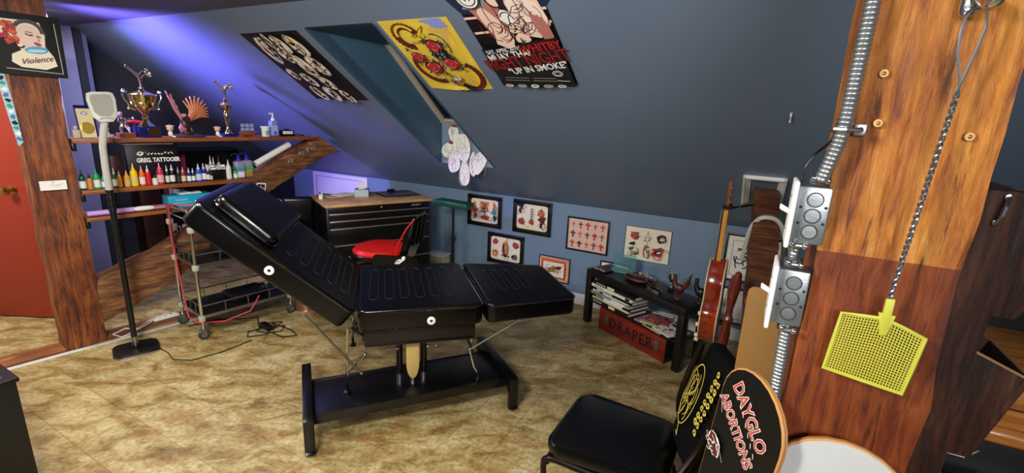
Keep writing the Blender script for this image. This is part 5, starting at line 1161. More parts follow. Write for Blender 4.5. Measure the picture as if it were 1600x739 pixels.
# --- top shelf
K = 'kick boxer figure'
def fighter(t, z0, s, m, name='figurine'):
    b = B()
    b.tube([(0, 0, z0), (.002 * s, 0, z0 + .03 * s), (-.002 * s, 0, z0 + .062 * s)], [.006 * s, .009 * s, .012 * s], m, 10)
    b.tube([(-.002 * s, 0, z0 + .06 * s), (.012 * s, 0, z0 + .08 * s), (.03 * s, 0, z0 + .095 * s)], [.013 * s, .014 * s, .013 * s], m, 10)
    b.ell((.046 * s, 0, z0 + .108 * s), (.011 * s, .010 * s, .012 * s), m, 10)
    b.tube([(-.002 * s, 0, z0 + .064 * s), (-.028 * s, 0, z0 + .088 * s), (-.062 * s, 0, z0 + .118 * s)], [.012 * s, .009 * s, .006 * s], m, 10); b.ell((-.066 * s, 0, z0 + .124 * s), (.008 * s, .006 * s, .011 * s), m, 8)
    b.tube([(.03 * s, .006 * s, z0 + .095 * s), (.048 * s, .012 * s, z0 + .082 * s), (.062 * s, .008 * s, z0 + .088 * s)], [.007 * s, .006 * s, .006 * s], m, 8); b.ell((.066 * s, .008 * s, z0 + .09 * s), .009 * s, m, 8)
    b.tube([(.03 * s, -.006 * s, z0 + .095 * s), (.04 * s, -.016 * s, z0 + .075 * s), (.052 * s, -.014 * s, z0 + .072 * s)], [.007 * s, .006 * s, .006 * s], m, 8); b.ell((.056 * s, -.014 * s, z0 + .073 * s), .009 * s, m, 8)
    obj(name, b, t)
navyb = M('navy_marble', '#141a5c', .2); sg = M('pale_gold_plate', '#d2c08a', .14, 1.0)
t = thing('trophy', 'large silver-gold cup trophy with a kicking figure on dark blue base', 'trophy', mat=onT(.632, .10, Z1, 6))
b = B(); b.box(-.065, .065, -.045, .045, 0, .072, navyb, .003); p = obj('plinth', b, t)
b = B(); b.box(-.012, .058, -.047, -.045, .012, .062, gold); obj('plate', b, p)
b = B(); b.lathe([(.05, .072), (.046, .082), (.026, .098), (.016, .12), (.02, .132), (.014, .146), (.03, .165), (.062, .20), (.078, .25), (.083, .275), (.086, .28), (.08, .283), (.05, .295), (.02, .305), (.012, .32), (.02, .324), (.008, .33), (0, .33)], sg, 32)
for k in range(12): a_ = 2 * PI * k / 12; b.ell((.062 * math.cos(a_), .062 * math.sin(a_), .222 + .02 * (k % 2)), (.014, .014, .018), sg if k % 3 else gold, 8)
obj('cup', b, t)
for sx in (-1, 1): b = B(); b.tube([(sx * .05, 0, .178), (sx * .082, 0, .195), (sx * .09, 0, .225), (sx * .108, 0, .255), (sx * .112, 0, .282), (sx * .10, 0, .30), (sx * .086, 0, .29)], .006, silver, 8); b.ell((sx * .104, 0, .298), .014, silver, 8); b.ell((sx * .088, 0, .188), .009, silver, 8); obj('handle', b, t)
fighter(t, .33, 1.02, sg, 'figurine')
t = thing('trophy', 'slim gold trophy with small kicking figure on a navy base', 'trophy', mat=onT(1.150, .10, Z1, 6))
b = B(); b.box(-.05, .05, -.04, .04, 0, .022, navyb, .003); obj('plinth', b, t)
b = B(); b.lathe([(.03, .022), (.028, .034), (.014, .05), (.01, .07), (.014, .10), (.022, .145), (.024, .17), (.014, .188), (.02, .198), (.042, .212), (.046, .232), (.036, .248), (.014, .258), (.016, .272), (.02, .276), (.008, .282), (0, .282)], sg, 28); obj('cup', b, t)
fighter(t, .282, .98, sg)
# eagle carving
t = thing('eagle_carving', 'carved eagle with spread purple-lit and orange wings on a round base', 'carving', mat=onT(.878, .10, Z1, 0))
dkb = M('dark_carved_wood', '#3a1a12', .4); orw = M('orange_carved_wood', '#c0703c', .45, var=.2, vscale=30)
b = B(); b.lathe([(.105, 0), (.108, .006), (.09, .014), (.05, .022), (0, .024)], dkb, 26); b.ell((-.005, 0, .03), (.045, .035, .018), dkb, 12); obj('base', b, t)
b = B(); b.ell((.005, 0, .085), (.032, .028, .05), dkb, 16, X=Matrix.Rotation(rad(-12), 4, 'Y')); b.tube([(-.01, -.01, .06), (-.025, -.02, .03)], [.016, .008], dkb, 10); b.tube([(.02, -.01, .06), (.02, -.02, .03)], [.016, .008], dkb, 10)
b.tube([(.0, -.01, .12), (-.01, -.02, .145), (-.02, -.026, .15)], [.022, .016, .012], dkb, 12); b.ell((-.022, -.028, .152), (.016, .013, .013), M('pale_eagle_head', '#b8926c', .5), 10); b.tube([(-.034, -.03, .152), (-.048, -.032, .142)], [.006, .001], M('yellow_beak', '#b8902c', .4), 8); obj('body', b, t)
b = B()
for k in range(7):
    f = k / 6; b.tube([(-.012 - .01 * f, .01, .12), (-.045 - .02 * f, .012, .17 + .03 * f), (-.06 - .045 * f + .02 * (k % 2), .014, .20 + .115 * f)], [.013, .011, .004], M('purple_lit_wood', '#b06a78', .45), 8)  # left wing: purple light from the left is put into the wood colour
for k in range(4): b.tube([(-.02, .0, .11), (-.05 + .008 * k, -.01, .06), (-.045 + .014 * k, -.012, .03)], [.012, .012, .004], MATS['purple_lit_wood'], 8)
tag(obj('wing', b, t), 'raised narrow left wing')
b = B()
for k in range(11):
    a_ = rad(122 - k * 13); L_ = .115 + .02 * math.sin(k * .5); cx, cz = .055, .155; b.tube([(cx - .03, .0, cz - .03), (cx + .4 * L_ * math.cos(a_), .004, cz + .4 * L_ * math.sin(a_)), (cx + L_ * math.cos(a_), .01, cz + L_ * math.sin(a_))], [.014, .012, .004], orw, 8)
b.tube([(.01, 0, .12), (.04, 0, .15), (.07, .004, .18)], [.02, .022, .012], orw, 10); tag(obj('wing', b, t), 'broad fan-shaped orange right wing')
def doll(label, mat, s, hat, grp='small dolls on the top shelf'):
    t = thing('doll_figurine', label, 'figurine', mat=mat, group=grp)
    b = B(); b.ell((0, 0, .022 * s), (.014 * s, .012 * s, .02 * s), white, 12); b.tube([(-.006 * s, -.004, .008 * s), (-.012 * s, -.02 * s, .004 * s)], .005 * s, red, 8); b.tube([(.006 * s, -.004, .008 * s), (.02 * s, -.018 * s, .004 * s)], .005 * s, white, 8); obj('body', b, t)
    b = B(); b.ell((0, 0, .056 * s), (.020 * s, .018 * s, .018 * s), M('doll_skin', '#e0b89c', .4), 14); b.ell((-.007 * s, -.017 * s, .058 * s), .0025 * s, ink, 6); b.ell((.007 * s, -.017 * s, .058 * s), .0025 * s, ink, 6); b.ell((0, -.018 * s, .05 * s), (.004 * s, .002 * s, .002 * s), red, 6); obj('head', b, t)
    b = B(); b.ell((0, .003 * s, .068 * s), (.019 * s, .018 * s, .011 * s), hat, 12); b.ell((-.018 * s, 0, .07 * s), .006 * s, hat, 8); b.ell((.018 * s, 0, .07 * s), .006 * s, hat, 8); obj('hair', b, t)
doll('small round-headed doll in white between the big trophy and eagle', onT(.748, .04, Z1, 10), 1.1, M('doll_pale_hair', '#d8c8b8', .5))
doll('small pale doll sitting left of the slim gold trophy', onT(1.055, .05, Z1, -10), 1.0, M('doll_cream_hair', '#d8b0a0', .5))
# silver martial figurine on wooden plinth, red glove
t = thing('fighter_figurine', 'silver fighter figurine with outstretched arm on wooden plinth', 'figurine', mat=onT(.510, .10, Z1, 8))
b = B(); b.box(-.045, .045, -.03, .03, 0, .028, MATS['shelf_board'], .002); obj('plinth', b, t)
b = B(); sv = silver; b.tube([(-.02, 0, .028), (-.022, 0, .06), (-.008, 0, .09)], [.007, .01, .013], sv, 10); b.tube([(.03, 0, .028), (.02, 0, .06), (-.002, 0, .09)], [.007, .01, .013], sv, 10); b.tube([(-.005, 0, .085), (-.01, 0, .12), (-.012, 0, .135)], [.014, .019, .012], sv, 12)
b.ell((-.014, 0, .152), (.012, .012, .014), MATS['doll_skin'], 12); b.tube([(-.004, 0, .125), (.02, -.006, .112), (.045, -.01, .122)], [.008, .007, .006], sv, 10); b.ell((.05, -.01, .124), .009, sv, 8); b.tube([(-.02, 0, .125), (-.034, -.01, .105), (-.018, -.02, .10)], [.008, .007, .006], sv, 10); obj('figure', b, t)
b = B(); b.tube([(-.035, 0, .0), (.0, 0, .006), (.045, 0, .002)], [.009, .011, .008], M('red_glossy', '#b01020', .3), 12); b.ell((-.045, 0, 0), (.012, .009, .009), MATS['red_glossy'], 10)
tag(obj('toy_dart', b, mat=onT(.585, .17, Z1 + .095)), 'red glossy toy behind the silver fighter figurine', 'toy')
b = B(); b.cyl((0, 0, 0), (0, 0, .09), .006, dkb, 8); b.box(-.03, .03, -.015, .015, 0, .006, dkb); tag(obj('toy_stand', b, mat=onT(.585, .17, Z1)), 'dark peg stand holding the red toy up', 'stand')
# cap on a ball, card, medal, small white figures left
t = thing('cap', 'small purple patterned cap perched high behind the grey lamp head', 'cap', mat=onT(.430, .15, Z1))
b = B(); b.cyl((0, 0, 0), (0, 0, .2), .010, dkb, 8); b.lathe([(.03, 0), (.03, .008), (0, .01)], dkb, 14); b.ell((0, 0, .215), (.03, .03, .03), M('doll_skin2', '#caa48c', .5), 12); obj('stand', b, t)
b = B(); b.lathe([(.04, .22), (.04, .235), (.03, .258), (0, .266)], M('purple_pattern', '#7a3c9c', .5, var=.5, vscale=60), 18); b.prism([(-.03, -.03), (.03, -.03), (.035, -.06), (-.035, -.06)], .222, .226, MATS['purple_pattern'], 'z'); obj('crown', b, t)
t = thing('award_card', 'yellow and white award card with round gold seal on the shelf', 'card', mat=onT(.320, .10, Z1, 10) @ Matrix.Rotation(rad(-8), 4, 'X'))
b = B(); b.box(-.042, .042, -.002, .002, 0, .19, M('pale_yellow_card', '#d8cc98', .6)); obj('board', b, t)
b = B(); b.box(-.045, .045, -.004, .004, .18, .20, navyb); b.box(-.045, -.04, -.004, .004, 0, .18, navyb); obj('edge', b, t)
b = B(); b.lathe([(.036, 0), (.036, .004), (.03, .006), (.028, .004), (0, .004)], M('gold_seal', '#d8bc50', .3, .6), 24, X=Matrix.Translation((.0, -.004, .06)) @ Matrix.Rotation(rad(90), 4, 'X')); a = Art(b, lambda x, y, h: (x, -.0025 - h, y)); a.ell(.0, .15, .018, .01, BLUE); a.ell(0, .15, .012, .005, paper); obj('seal', b, t, smooth=30)
b = B(); b.ell((0, 0, .022), (.014, .014, .022), white, 12); b.ell((0, 0, .055), (.012, .012, .013), white, 12); b.ell((.02, -.01, .012), (.014, .01, .012), white, 10); tag(obj('figurine', b, mat=onT(.405, .06, Z1)), 'little white china figure beside the lamp head', 'figurine')
b = B(); b.box(-.018, .018, -.012, .012, 0, .05, cream, .003); b.ell((0, 0, .062), (.012, .01, .014), cream, 10); tag(obj('figurine', b, mat=onT(.252, .06, Z1)), 'small cream figure next to the timber post', 'figurine')
# ship model, tin, pump bottle, radio
t = thing('ship_model', 'little wooden sailing ship model on the top shelf', 'ship model', mat=onT(1.292, .10, Z1, 0))
b = B(); b.prism([(-.06, .03), (-.052, .008), (.04, .006), (.06, .03), (.075, .04), (.05, .034), (-.05, .036)], -.016, .016, MATS['shelf_board'], 'y', bev=.003); b.box(-.03, .03, -.02, .02, 0, .008, dkb); obj('hull', b, t)
for x in (-.035, .0, .035):
    b = B(); b.cyl((x, 0, .03), (x, 0, .125 - abs(x) * .6), .0022, dkb, 6); mm_ = obj('mast', b, t); b = B()
    for z in (.055, .085): b.prism([(x - .017, z - .012), (x + .016, z - .012), (x + .012, z + .013), (x - .012, z + .013)], -.005, -.003, M('grey_sail', '#8c94b0', .7), 'y')
    obj('sail', b, mm_)
b = B(); b.lathe([(.028, 0), (.03, .004), (.03, .065), (.036, .068), (.036, .08), (0, .082)], whitepl, 22); a = Art(b, lambda x, y, h: (.0303 * math.sin(x * 33), -.0305 * math.cos(x * 33) - h, y)); a.rect(-.02, -.004, .008, .05, M('bright_green_print', '#1ea04c', .5)); a.arc(.012, .03, .011, .6, 5.6, .006, LEAF); a.rect(-.004, .0, .01, .05, BLUE)
tag(obj('tin', b, mat=onT(1.415, .06, Z1), smooth=30), 'white and green tub between the ship model and pump bottle', 'tub')
t = thing('pump_bottle', 'pale blue hand soap bottle with a white pump', 'bottle', mat=onT(1.492, .08, Z1, 5))
b = B(); b.box(-.032, .032, -.02, .02, 0, .125, M('pale_blue_gel', '#88a8e0', .2, trans=.3), .010, 3); o = obj('bottle_body', b, t); b = B(); b.box(-.026, .026, -.0205, -.0195, .01, .085, M('lilac_label', '#a8b0dc', .5)); b.box(-.012, .016, -.021, -.02, .012, .04, BLUE); obj('label_band', b, o)
b = B(); b.lathe([(.015, .125), (.015, .145), (.007, .15), (.005, .175), (.009, .176), (.009, .184), (0, .184)], whitepl, 14); b.tube([(0, 0, .18), (-.02, 0, .181), (-.036, 0, .176)], [.006, .005, .003], whitepl, 8); obj('pump', b, t)
t = thing('radio', 'small black clock radio with white face at right end of the top shelf', 'radio', mat=onT(1.600, .08, Z1, 0))
b = B(); b.box(-.055, .055, -.025, .025, 0, .05, black, .008); b.ell((.0, 0, .05), (.03, .018, .01), black, 10); obj('case', b, t); b = B(); b.box(-.045, .04, -.027, -.025, .018, .042, whitepl, .001); a = Art(b, lambda x, y, h: (x, -.0272 - h, y)); a.scribble(0, .03, .06, .01, .001, greypl, 4); obj('face', b, t)
b = B(); b.tube([(0, 0, .006), (.02, .01, .012), (.05, -.01, .008), (.08, 0, .004)], .005, black, 8); tag(obj('cable', b, mat=onT(1.68, .1, Z1)), 'black cable end on the top shelf beside the radio', 'cable')

# ================================================================ BOOKCASE BEHIND
MBK = onT(.84, 1.30, 0, 0)
t = thing('bookcase', 'dark brown bookcase standing behind the slanted brace', 'bookcase', mat=MBK)
BW, BD, BH = .90, .26, 1.15
b = B(); b.box(0, .16, 0, .02, 0.0, BH, dark_board, .002); b.box(0, .02, .02, BD, 0, BH, dark_board, .002); tag(obj('side_panel', b, t), 'reddish dark left panel')
b = B(); b.box(BW - .02, BW, 0, BD, 0, BH, blackwood, .002); obj('side_panel', b, t)
b = B(); b.box(0.02, BW - .02, BD - .01, BD, 0, BH, blackwood); obj('back_panel', b, t)
SHZ = (.04, .30, .58, .86, BH - .02)
for z in SHZ: b = B(); b.box(.02, BW - .02, .02, BD - .01, z, z + .02, blackwood, .001); obj('shelf', b, t)
cols = ['#d8d4c4', '#2c3c5c', '#8c2c24', '#c8c4b8', '#383838', '#b8b4a4', '#3c5c4c', '#141414']
lab = ['white', 'blue', 'red', 'pale grey', 'charcoal', 'beige', 'green', 'black']
bm_book = B(); bm_book.box(0, 1, 0, 1, 0, 1, bk); bmo = obj('book', bm_book)
bmo.data.materials.clear(); bmo.data.materials.append(bk)
first = True; G2 = 'upright books in the dark bookcase'
pos = ['lowest', 'second lowest', 'middle', 'upper']
for si, z in enumerate(SHZ[:4]):
    x = .20; k = 0
    while x < .80:
        w_ = random.uniform(.018, .04); h_ = random.uniform(.14, .22)
        if si == 1 and x < .43: x = .43; continue
        if first: o = bmo; first = False
        else: o = bmo.copy(); COL.objects.link(o)
        ci = (k * 3 + si) % 8; mm = M('spine_' + lab[ci].replace(' ', '_'), cols[ci], .5)
        o.material_slots[0].link = 'OBJECT'; o.material_slots[0].material = mm
        o.matrix_world = MBK @ Matrix.Translation((x, .05 + .01 * (k % 2), z + .0205)) @ Matrix.Diagonal((w_ - .001, .15, h_, 1))
        ords = ['first', 'second', 'third', 'fourth', 'fifth', 'sixth', 'seventh', 'eighth', 'ninth', 'tenth', 'eleventh', 'twelfth', 'thirteenth', 'fourteenth', 'fifteenth', 'sixteenth', 'seventeenth', 'eighteenth', 'nineteenth', 'twentieth', 'twenty-first', 'twenty-second', 'twenty-third']
        tag(o, '%s upright book, %s from the left on the %s bookcase shelf' % (lab[ci], ords[k], pos[si]), 'book', G2)
        x += w_ + (.003 if k % 4 else .01); k += 1
        if si >= 2 and k > 5: break
for i, (x, hh, lb, mc) in enumerate(((.235, .12, 'tall cream mug with a dark emblem in the bookcase', '#c8b48c'), (.352, .10, 'plain white mug beside the cream mug in the bookcase', '#d4ccc0'))):
    t = thing('mug', lb, 'mug', mat=MBK @ Matrix.Translation((x, .06, SHZ[1] + .0205)))
    m_ = M('mug_glaze_%d' % i, mc, .35); b = B(); b.lathe([(.034, 0), (.038, .01), (.038, hh), (.034, hh), (.033, .01), (0, .01)], m_, 20)
    if i == 0: a = Art(b, lambda x_, y_, h: (.0385 * math.sin(x_ * 26), -.0388 * math.cos(x_ * 26) - h, y_)); a.ell(.004, .05, .014, .018, ink, .2, 10, .3)
    obj('cup', b, t); b = B(); b.tube([(.036, 0, hh * .8), (.06, 0, hh * .75), (.064, 0, hh * .45), (.038, 0, hh * .25)], .006, m_, 8); obj('handle', b, t)
for k in range(4):
    b = B(); b.box(0, .20, 0, .15, 0, .01, (paper, bg, cards, bw)[k]); tag(obj('magazine', b, mat=MBK @ Matrix.Translation((.55 - .004 * k, .04, SHZ[2] + .0205 + .011 * k)) @ Matrix.Rotation(rad(-6 + 5 * k), 4, 'Z')), ('white magazine at the bottom of the leaning pile in the bookcase', 'grey magazine second up in the bookcase pile', 'cream magazine third up in the bookcase pile', 'pale magazine on top of the bookcase pile')[k], 'magazine', 'magazines piled in the bookcase')

# ================================================================ GUITAR, HOOP, TURNED POSTS BY THE RIGHT BRACE
gt = thing('guitar', 'sunburst hollow-body guitar seen edge-on, hanging by its neck', 'guitar', mat=MR @ Matrix.Translation((1.035, -.86, 0)))
burst = wood('sunburst_side', [(.25, '#3a0d06'), (.5, '#8c2a10'), (.75, '#c85a1c')], 'Z', 2, 3, .2, .05, spots=False, coat=.8)
maple = wood('golden_neck', [(.25, '#9c6420'), (.5, '#c88c34'), (.75, '#e0ac54')], 'Z', 4, 10, .3, .05, spots=False, coat=.6)
bind = M('cream_binding', '#e0cfa8', .4)
def gbody(s=1.0):
    P = []
    for k in range(40):
        t_ = 2 * PI * k / 40; r = 1; y = math.sin(t_); z = math.cos(t_)
        wd = .20 if z < 0 else .148; wd *= (1 - .18 * math.exp(-((z - .15) / .25) ** 2)); P.append((wd * y * s * (1 - .0 * z), .585 + .255 * z * s))
    return P
b = B(); b.prism(gbody(), -.045, .04, burst, 'x', bev=.004); body = obj('body', b, gt)
b = B()
for x in (-.046, .041): b.tube([(x, y, z) for y, z in gbody(1.005)], .0035, bind, 6, closed=True)
tag(obj('binding', b, body), 'cream binding'); b = B(); b.box(-.006, .004, -.205, -.196, .40, .77, MATS['sunburst_side']); b.bm.clear()
b.box(-.05, -.045, -.05, .05, .50, .56, chrome, .003); b.box(-.053, -.045, -.04, .04, .60, .64, black, .003); b.box(-.053, -.045, -.04, .04, .70, .74, black, .003); b.box(-.062, -.045, -.035, .035, .44, .45, chrome, .002); obj('pickups', b, gt)
for (y, z) in ((-.14, .47), (-.13, .40), (-.09, .52), (-.10, .36)):
    b = B(); b.lathe([(.012, 0), (.014, .004), (.012, .02), (0, .021)], bind, 14, X=Matrix.Translation((-.045, y, z)) @ Matrix.Rotation(rad(-90), 4, 'Y')); tag(obj('knob', b, gt), 'cream control knob')
b = B(); b.prism([(-.028, .80), (.028, .80), (.022, 1.13), (-.022, 1.13)], -.018, .008, maple, 'x', bev=.005); b.prism([(-.026, .74), (.026, .74), (.021, 1.13), (-.021, 1.13)], -.024, -.017, dark_board, 'x'); obj('neck', b, gt)
b = B(); b.prism([(-.022, 1.13), (.022, 1.13), (.036, 1.17), (.032, 1.29), (.0, 1.305), (-.032, 1.29), (-.036, 1.17)], -.012, .006, wood('headstock_wood', [(.3, '#5c2c10'), (.7, '#a86430')], 'Z', 4, 8, .3, .05, spots=False), 'x', bev=.003); hs = obj('headstock', b, gt)
for k in range(6):
    sy = -1 if k < 3 else 1; z = 1.185 + (k % 3) * .038; b = B(); b.cyl((.002, sy * .03, z), (.004, sy * .046, z), .003, chrome, 8); b.ell((.008, sy * .052, z), (.006, .008, .008), silver, 10); obj('tuning_peg', b, hs)
b = B()
for k in range(6): y = -.015 + k * .006; b.tube([(-.05, y * 1.6, .53), (-.029, y, 1.13)], .0007, steel, 4)
tag(obj('strings', b, gt), kind='stuff')
t = thing('guitar_hanger', 'black padded yoke holding the guitar below its headstock', 'hanger', mat=MR)
b = B(); b.tube([(1.012, -.92, 1.158), (1.045, -.915, 1.15), (1.062, -.86, 1.148), (1.045, -.805, 1.15), (1.012, -.80, 1.158)], .009, black, 10); obj('yoke', b, t)
b = B(); b.tube([(1.062, -.86, 1.148), (1.10, -.82, 1.152), (1.155, -.72, 1.155)], .006, black, 8); b.ell((1.09, -.83, 1.15), .008, chrome, 8); obj('arm', b, t)
b = B()
hp_ = [(1.145, .84), (1.152, .93), (1.163, 1.03), (1.195, 1.09), (1.235, 1.108), (1.285, 1.10), (1.318, 1.06), (1.340, .98), (1.348, .88), (1.352, .78)]
def smoothpath(P, n=4):
    Q = []
    for i in range(len(P) - 1):
        p0 = Vector(P[max(0, i - 1)]); p1 = Vector(P[i]); p2 = Vector(P[i + 1]); p3 = Vector(P[min(len(P) - 1, i + 2)])
        for k in range(n): t_ = k / n; Q.append(.5 * ((2 * p1) + (p2 - p0) * t_ + (2 * p0 - 5 * p1 + 4 * p2 - p3) * t_ ** 2 + (3 * p1 - p0 - 3 * p2 + p3) * t_ ** 3))
    Q.append(Vector(P[-1])); return Q
def band(b, P, w, th, m):
    Q = smoothpath([(x, z) for x, z in P]); outer, inner = [], []
    for i, q in enumerate(Q):
        a_, c_ = Q[max(0, i - 1)], Q[min(len(Q) - 1, i + 1)]; d_ = (c_ - a_).normalized(); n_ = Vector((-d_.y, d_.x)); outer.append(q + n_ * th / 2); inner.append(q - n_ * th / 2)
    b.prism([(p.x, p.y) for p in outer + inner[::-1]], -w / 2, w / 2, m, 'y', bev=.002)
band(b, hp_, .05, .022, greypl)
t = thing('plastic_hoop', 'light grey plastic hoop hung over the dark timber brace', 'hoop', mat=MR @ Matrix.Translation((0, -.80, 0)))
obj('hoop', b, t)
b = B(); band(b, [(1.318, 1.075), (1.352, 1.04), (1.368, .96), (1.374, .86), (1.374, .76)], .04, .008, greypl); obj('outer_strap', b, t)
def turned(label, x, y, h, lean):
    b = B(); pr = [(.0, 0), (.016, 0), (.018, .1), (.014, .2), (.022, .26), (.014, .30), (.02, .5), (.024, .66), (.016, .72), (.024, .74), (.014, .76), (.012, .80), (.016, .84), (.022, .90), (.022, .94), (.014, .99), (0, 1.0)]
    b.lathe([(r, z * h) for r, z in pr], red_brown_wood, 18)
    tag(obj('turned_post', b, mat=MR @ Matrix.Translation((x, y, 0)) @ Matrix.Rotation(rad(lean), 4, 'Y')), label, 'post', 'turned wooden posts by the guitar')
turned('red-brown turned wooden post nearer the guitar body', 1.125, -1.30, .89, 1.0)
turned('taller red-brown turned wooden post touching the timber brace', 1.105, -1.40, .94, 3.2)
# brown hardboard leaning between brace and near post
b = B(); b.prism([(x + 1.30, z + .735) for x, z in rrect(.093, .403, .02)], -2.254, -2.247, mdf, 'y', bev=.001)
tag(obj('hardboard', b, mat=MR), 'tall brown hardboard sheet standing upright behind the skateboard', 'board')

# ================================================================ ON THE NEAR POST
def spiral(b, pts, r, m, pitch=.0075):
    P = smoothpath([Vector(p) for p in pts], 8); Q = [P[0]]; R_ = []
    L_ = [0]
    for a_, c_ in zip(P, P[1:]): L_.append(L_[-1] + (c_ - a_).length)
    n = int(L_[-1] / pitch * 4); out, rr = [], []; j = 0
    for i in range(n + 1):
        s = L_[-1] * i / n
        while j < len(L_) - 2 and L_[j + 1] < s: j += 1
        t_ = (s - L_[j]) / max(1e-9, L_[j + 1] - L_[j]); out.append(P[j].lerp(P[j + 1], t_)); rr.append(r * (.84 if i % 4 == 0 else 1.0 if i % 4 == 2 else .95))
    b.tube(out, rr, m, 14)
cd_ = thing('conduit', 'spiral steel conduit running up the near post from the switch boxes', 'conduit', mat=MR)
b = B(); spiral(b, [(1.288, -2.782, 1.512), (1.296, -2.79, 1.55), (1.304, -2.793, 1.60), (1.306, -2.794, 1.70), (1.308, -2.794, 1.85), (1.308, -2.794, 2.13)], .0118, galv); obj('upper_pipe', b, cd_)
b = B(); b.tube([(1.29, -2.774, 1.598), (1.292, -2.806, 1.599), (1.306, -2.811, 1.60), (1.32, -2.806, 1.60), (1.322, -2.774, 1.60)], .004, steel, 8); b.box(1.320, 1.338, -2.776, -2.770, 1.59, 1.61, steel, .002); b.ell((1.329, -2.778, 1.60), .005, chrome, 8); obj('clamp', b, cd_)
b = B(); spiral(b, [(1.27, -2.76, 1.352), (1.272, -2.76, 1.388)], .009, galv); obj('nipple', b, cd_)
b = B(); spiral(b, [(1.282, -2.765, 1.225), (1.284, -2.77, 1.12), (1.286, -2.77, .95), (1.288, -2.77, .5), (1.288, -2.77, .03)], .0118, galv); obj('lower_pipe', b, cd_)
for z, x in ((1.512, 1.286), (1.392, 1.272), (1.356, 1.272), (1.228, 1.281)):
    b = B(); b.lathe([(.014, -.008), (.015, -.004), (.015, .006), (.012, .01)], steel, 12, c=(x, -2.765, z)); b.cyl((x - .012, -2.782, z), (x + .012, -2.782, z), .004, steel, 10); b.ell((x + .013, -2.784, z), .006, chrome, 10); b.ell((x - .008, -2.786, z + .003), .006, chrome, 10); obj('connector', b, cd_)
def jbox(lb, x0, z0, z1):
    t = thing('switch_box', lb, 'switch', mat=MR); y0 = -2.782
    b = B(); b.box(x0 + .008, x0 + .060, y0, y0 + .055, z0, z1, galv, .004); o = obj('metal_box', b, t)
    for k in range(3):
        z = z0 + (z1 - z0) * (.22 + .28 * k); b = B(); c_ = (x0 + .036, y0, z)
        b.tube([(c_[0] + .0125 * math.cos(i * PI / 10), y0 - .0003, z + .0125 * math.sin(i * PI / 10)) for i in range(20)], .0012, M('dark_groove', '#4a4e50', .5, .6), 6, closed=True)
        b.lathe([(.011, 0), (.011, .0012), (0, .0014)], galv, 18, X=Matrix.Translation((c_[0], y0 + .0004, z)) @ Matrix.Rotation(rad(90), 4, 'X')); obj('knockout', b, o)
    for (dx, dz) in ((.016, .36), (.016, .64), (.054, .38), (.054, .66)): b = B(); b.lathe([(.0028, 0), (0, .0003)], ink, 10, X=Matrix.Translation((x0 + dx, y0, z0 + (z1 - z0) * dz)) @ Matrix.Rotation(rad(90), 4, 'X')); obj('screw_hole', b, o)
    b = B(); b.box(x0, x0 + .008, y0 - .018, y0 + .075, z0 - .008, z1 + .008, white, .003, 3); obj('cover_plate', b, t)
    zc = (z0 + z1) / 2; b = B(); b.box(x0 - .016, x0 + .002, y0 + .018, y0 + .028, zc - .004, zc + .006, white, .002, X=Matrix.Translation((0, 0, 0))); 
    for v in b.bm.verts: v.co.z += (x0 - v.co.x) * .5
    obj('toggle', b, t)
    for dz in (-.03, .03): b = B(); b.ell((x0, y0 + .023, zc + dz), (.0015, .003, .003), steel, 8); obj('screw', b, t)
    return t
jbox('upper galvanized switch box with white toggle plate on the near post', 1.250, 1.396, 1.500)
jbox('lower galvanized switch box with white toggle plate on the near post', 1.243, 1.236, 1.344)
tag(obj('wire', B().tube([Matrix(MR) @ Vector(p) for p in smoothpath([(1.262, -2.76, 1.505), (1.262, -2.75, 1.53), (1.275, -2.745, 1.555), (1.296, -2.73, 1.58), (1.30, -2.74, 1.62)])], .0022, black, 6)), 'thin black wire looping up behind the spiral conduit', 'wire')
# fly swatter
fs = thing('fly_swatter', 'yellow plastic fly swatter with twisted wire handle hanging on the near post', 'fly swatter', mat=MR @ Matrix.Translation((0, -2.796, 0)))
yl = M('yellow_swatter_plastic', '#b8b83c', .45)
TLc, TRc, BRc, BLc = (1.3585, 1.287), (1.478, 1.268), (1.467, 1.161), (1.349, 1.176); ap = .5
def sp(u, v):   # u across, v down
    tx = TLc[0] + (TRc[0] - TLc[0]) * u, TLc[1] + (TRc[1] - TLc[1]) * u + .013 * (1 - abs(2 * u - 1.04))
    bx = BLc[0] + (BRc[0] - BLc[0]) * u, BLc[1] + (BRc[1] - BLc[1]) * u
    return (tx[0] + (bx[0] - tx[0]) * v, 0, tx[1] + (bx[1] - tx[1]) * v)
b = B()
NU, NV = 26, 22
for i in range(NU + 1): u = .03 + .94 * i / NU; b.tube([sp(u, .03), sp(u, .35), sp(u, .65), sp(u, .97)], .00105, yl, 4)
for j in range(NV + 1): v = .03 + .94 * j / NV; b.tube([sp(k / 6, v) for k in range(7)], .00105, yl, 4)
obj('mesh_blade', b, fs)
b = B(); b.tube([sp(0, 0), sp(.25, 0), sp(.5, 0), sp(.75, 0), sp(1, 0), sp(1, .5), sp(1, 1), sp(.5, 1), sp(0, 1), sp(0, .5)], .0032, yl, 8, closed=True); obj('rim', b, fs)
b = B(); b.box(1.4135, 1.4265, -.004, .004, 1.272, 1.327, yl, .002); b.prism([(1.408, 1.30), (1.432, 1.298), (1.426, 1.262), (1.416, 1.26)], -.003, .003, yl, 'y', bev=.001); obj('ferrule', b, fs)
wr = M('galvanized_wire', '#8c9094', .3, .9)
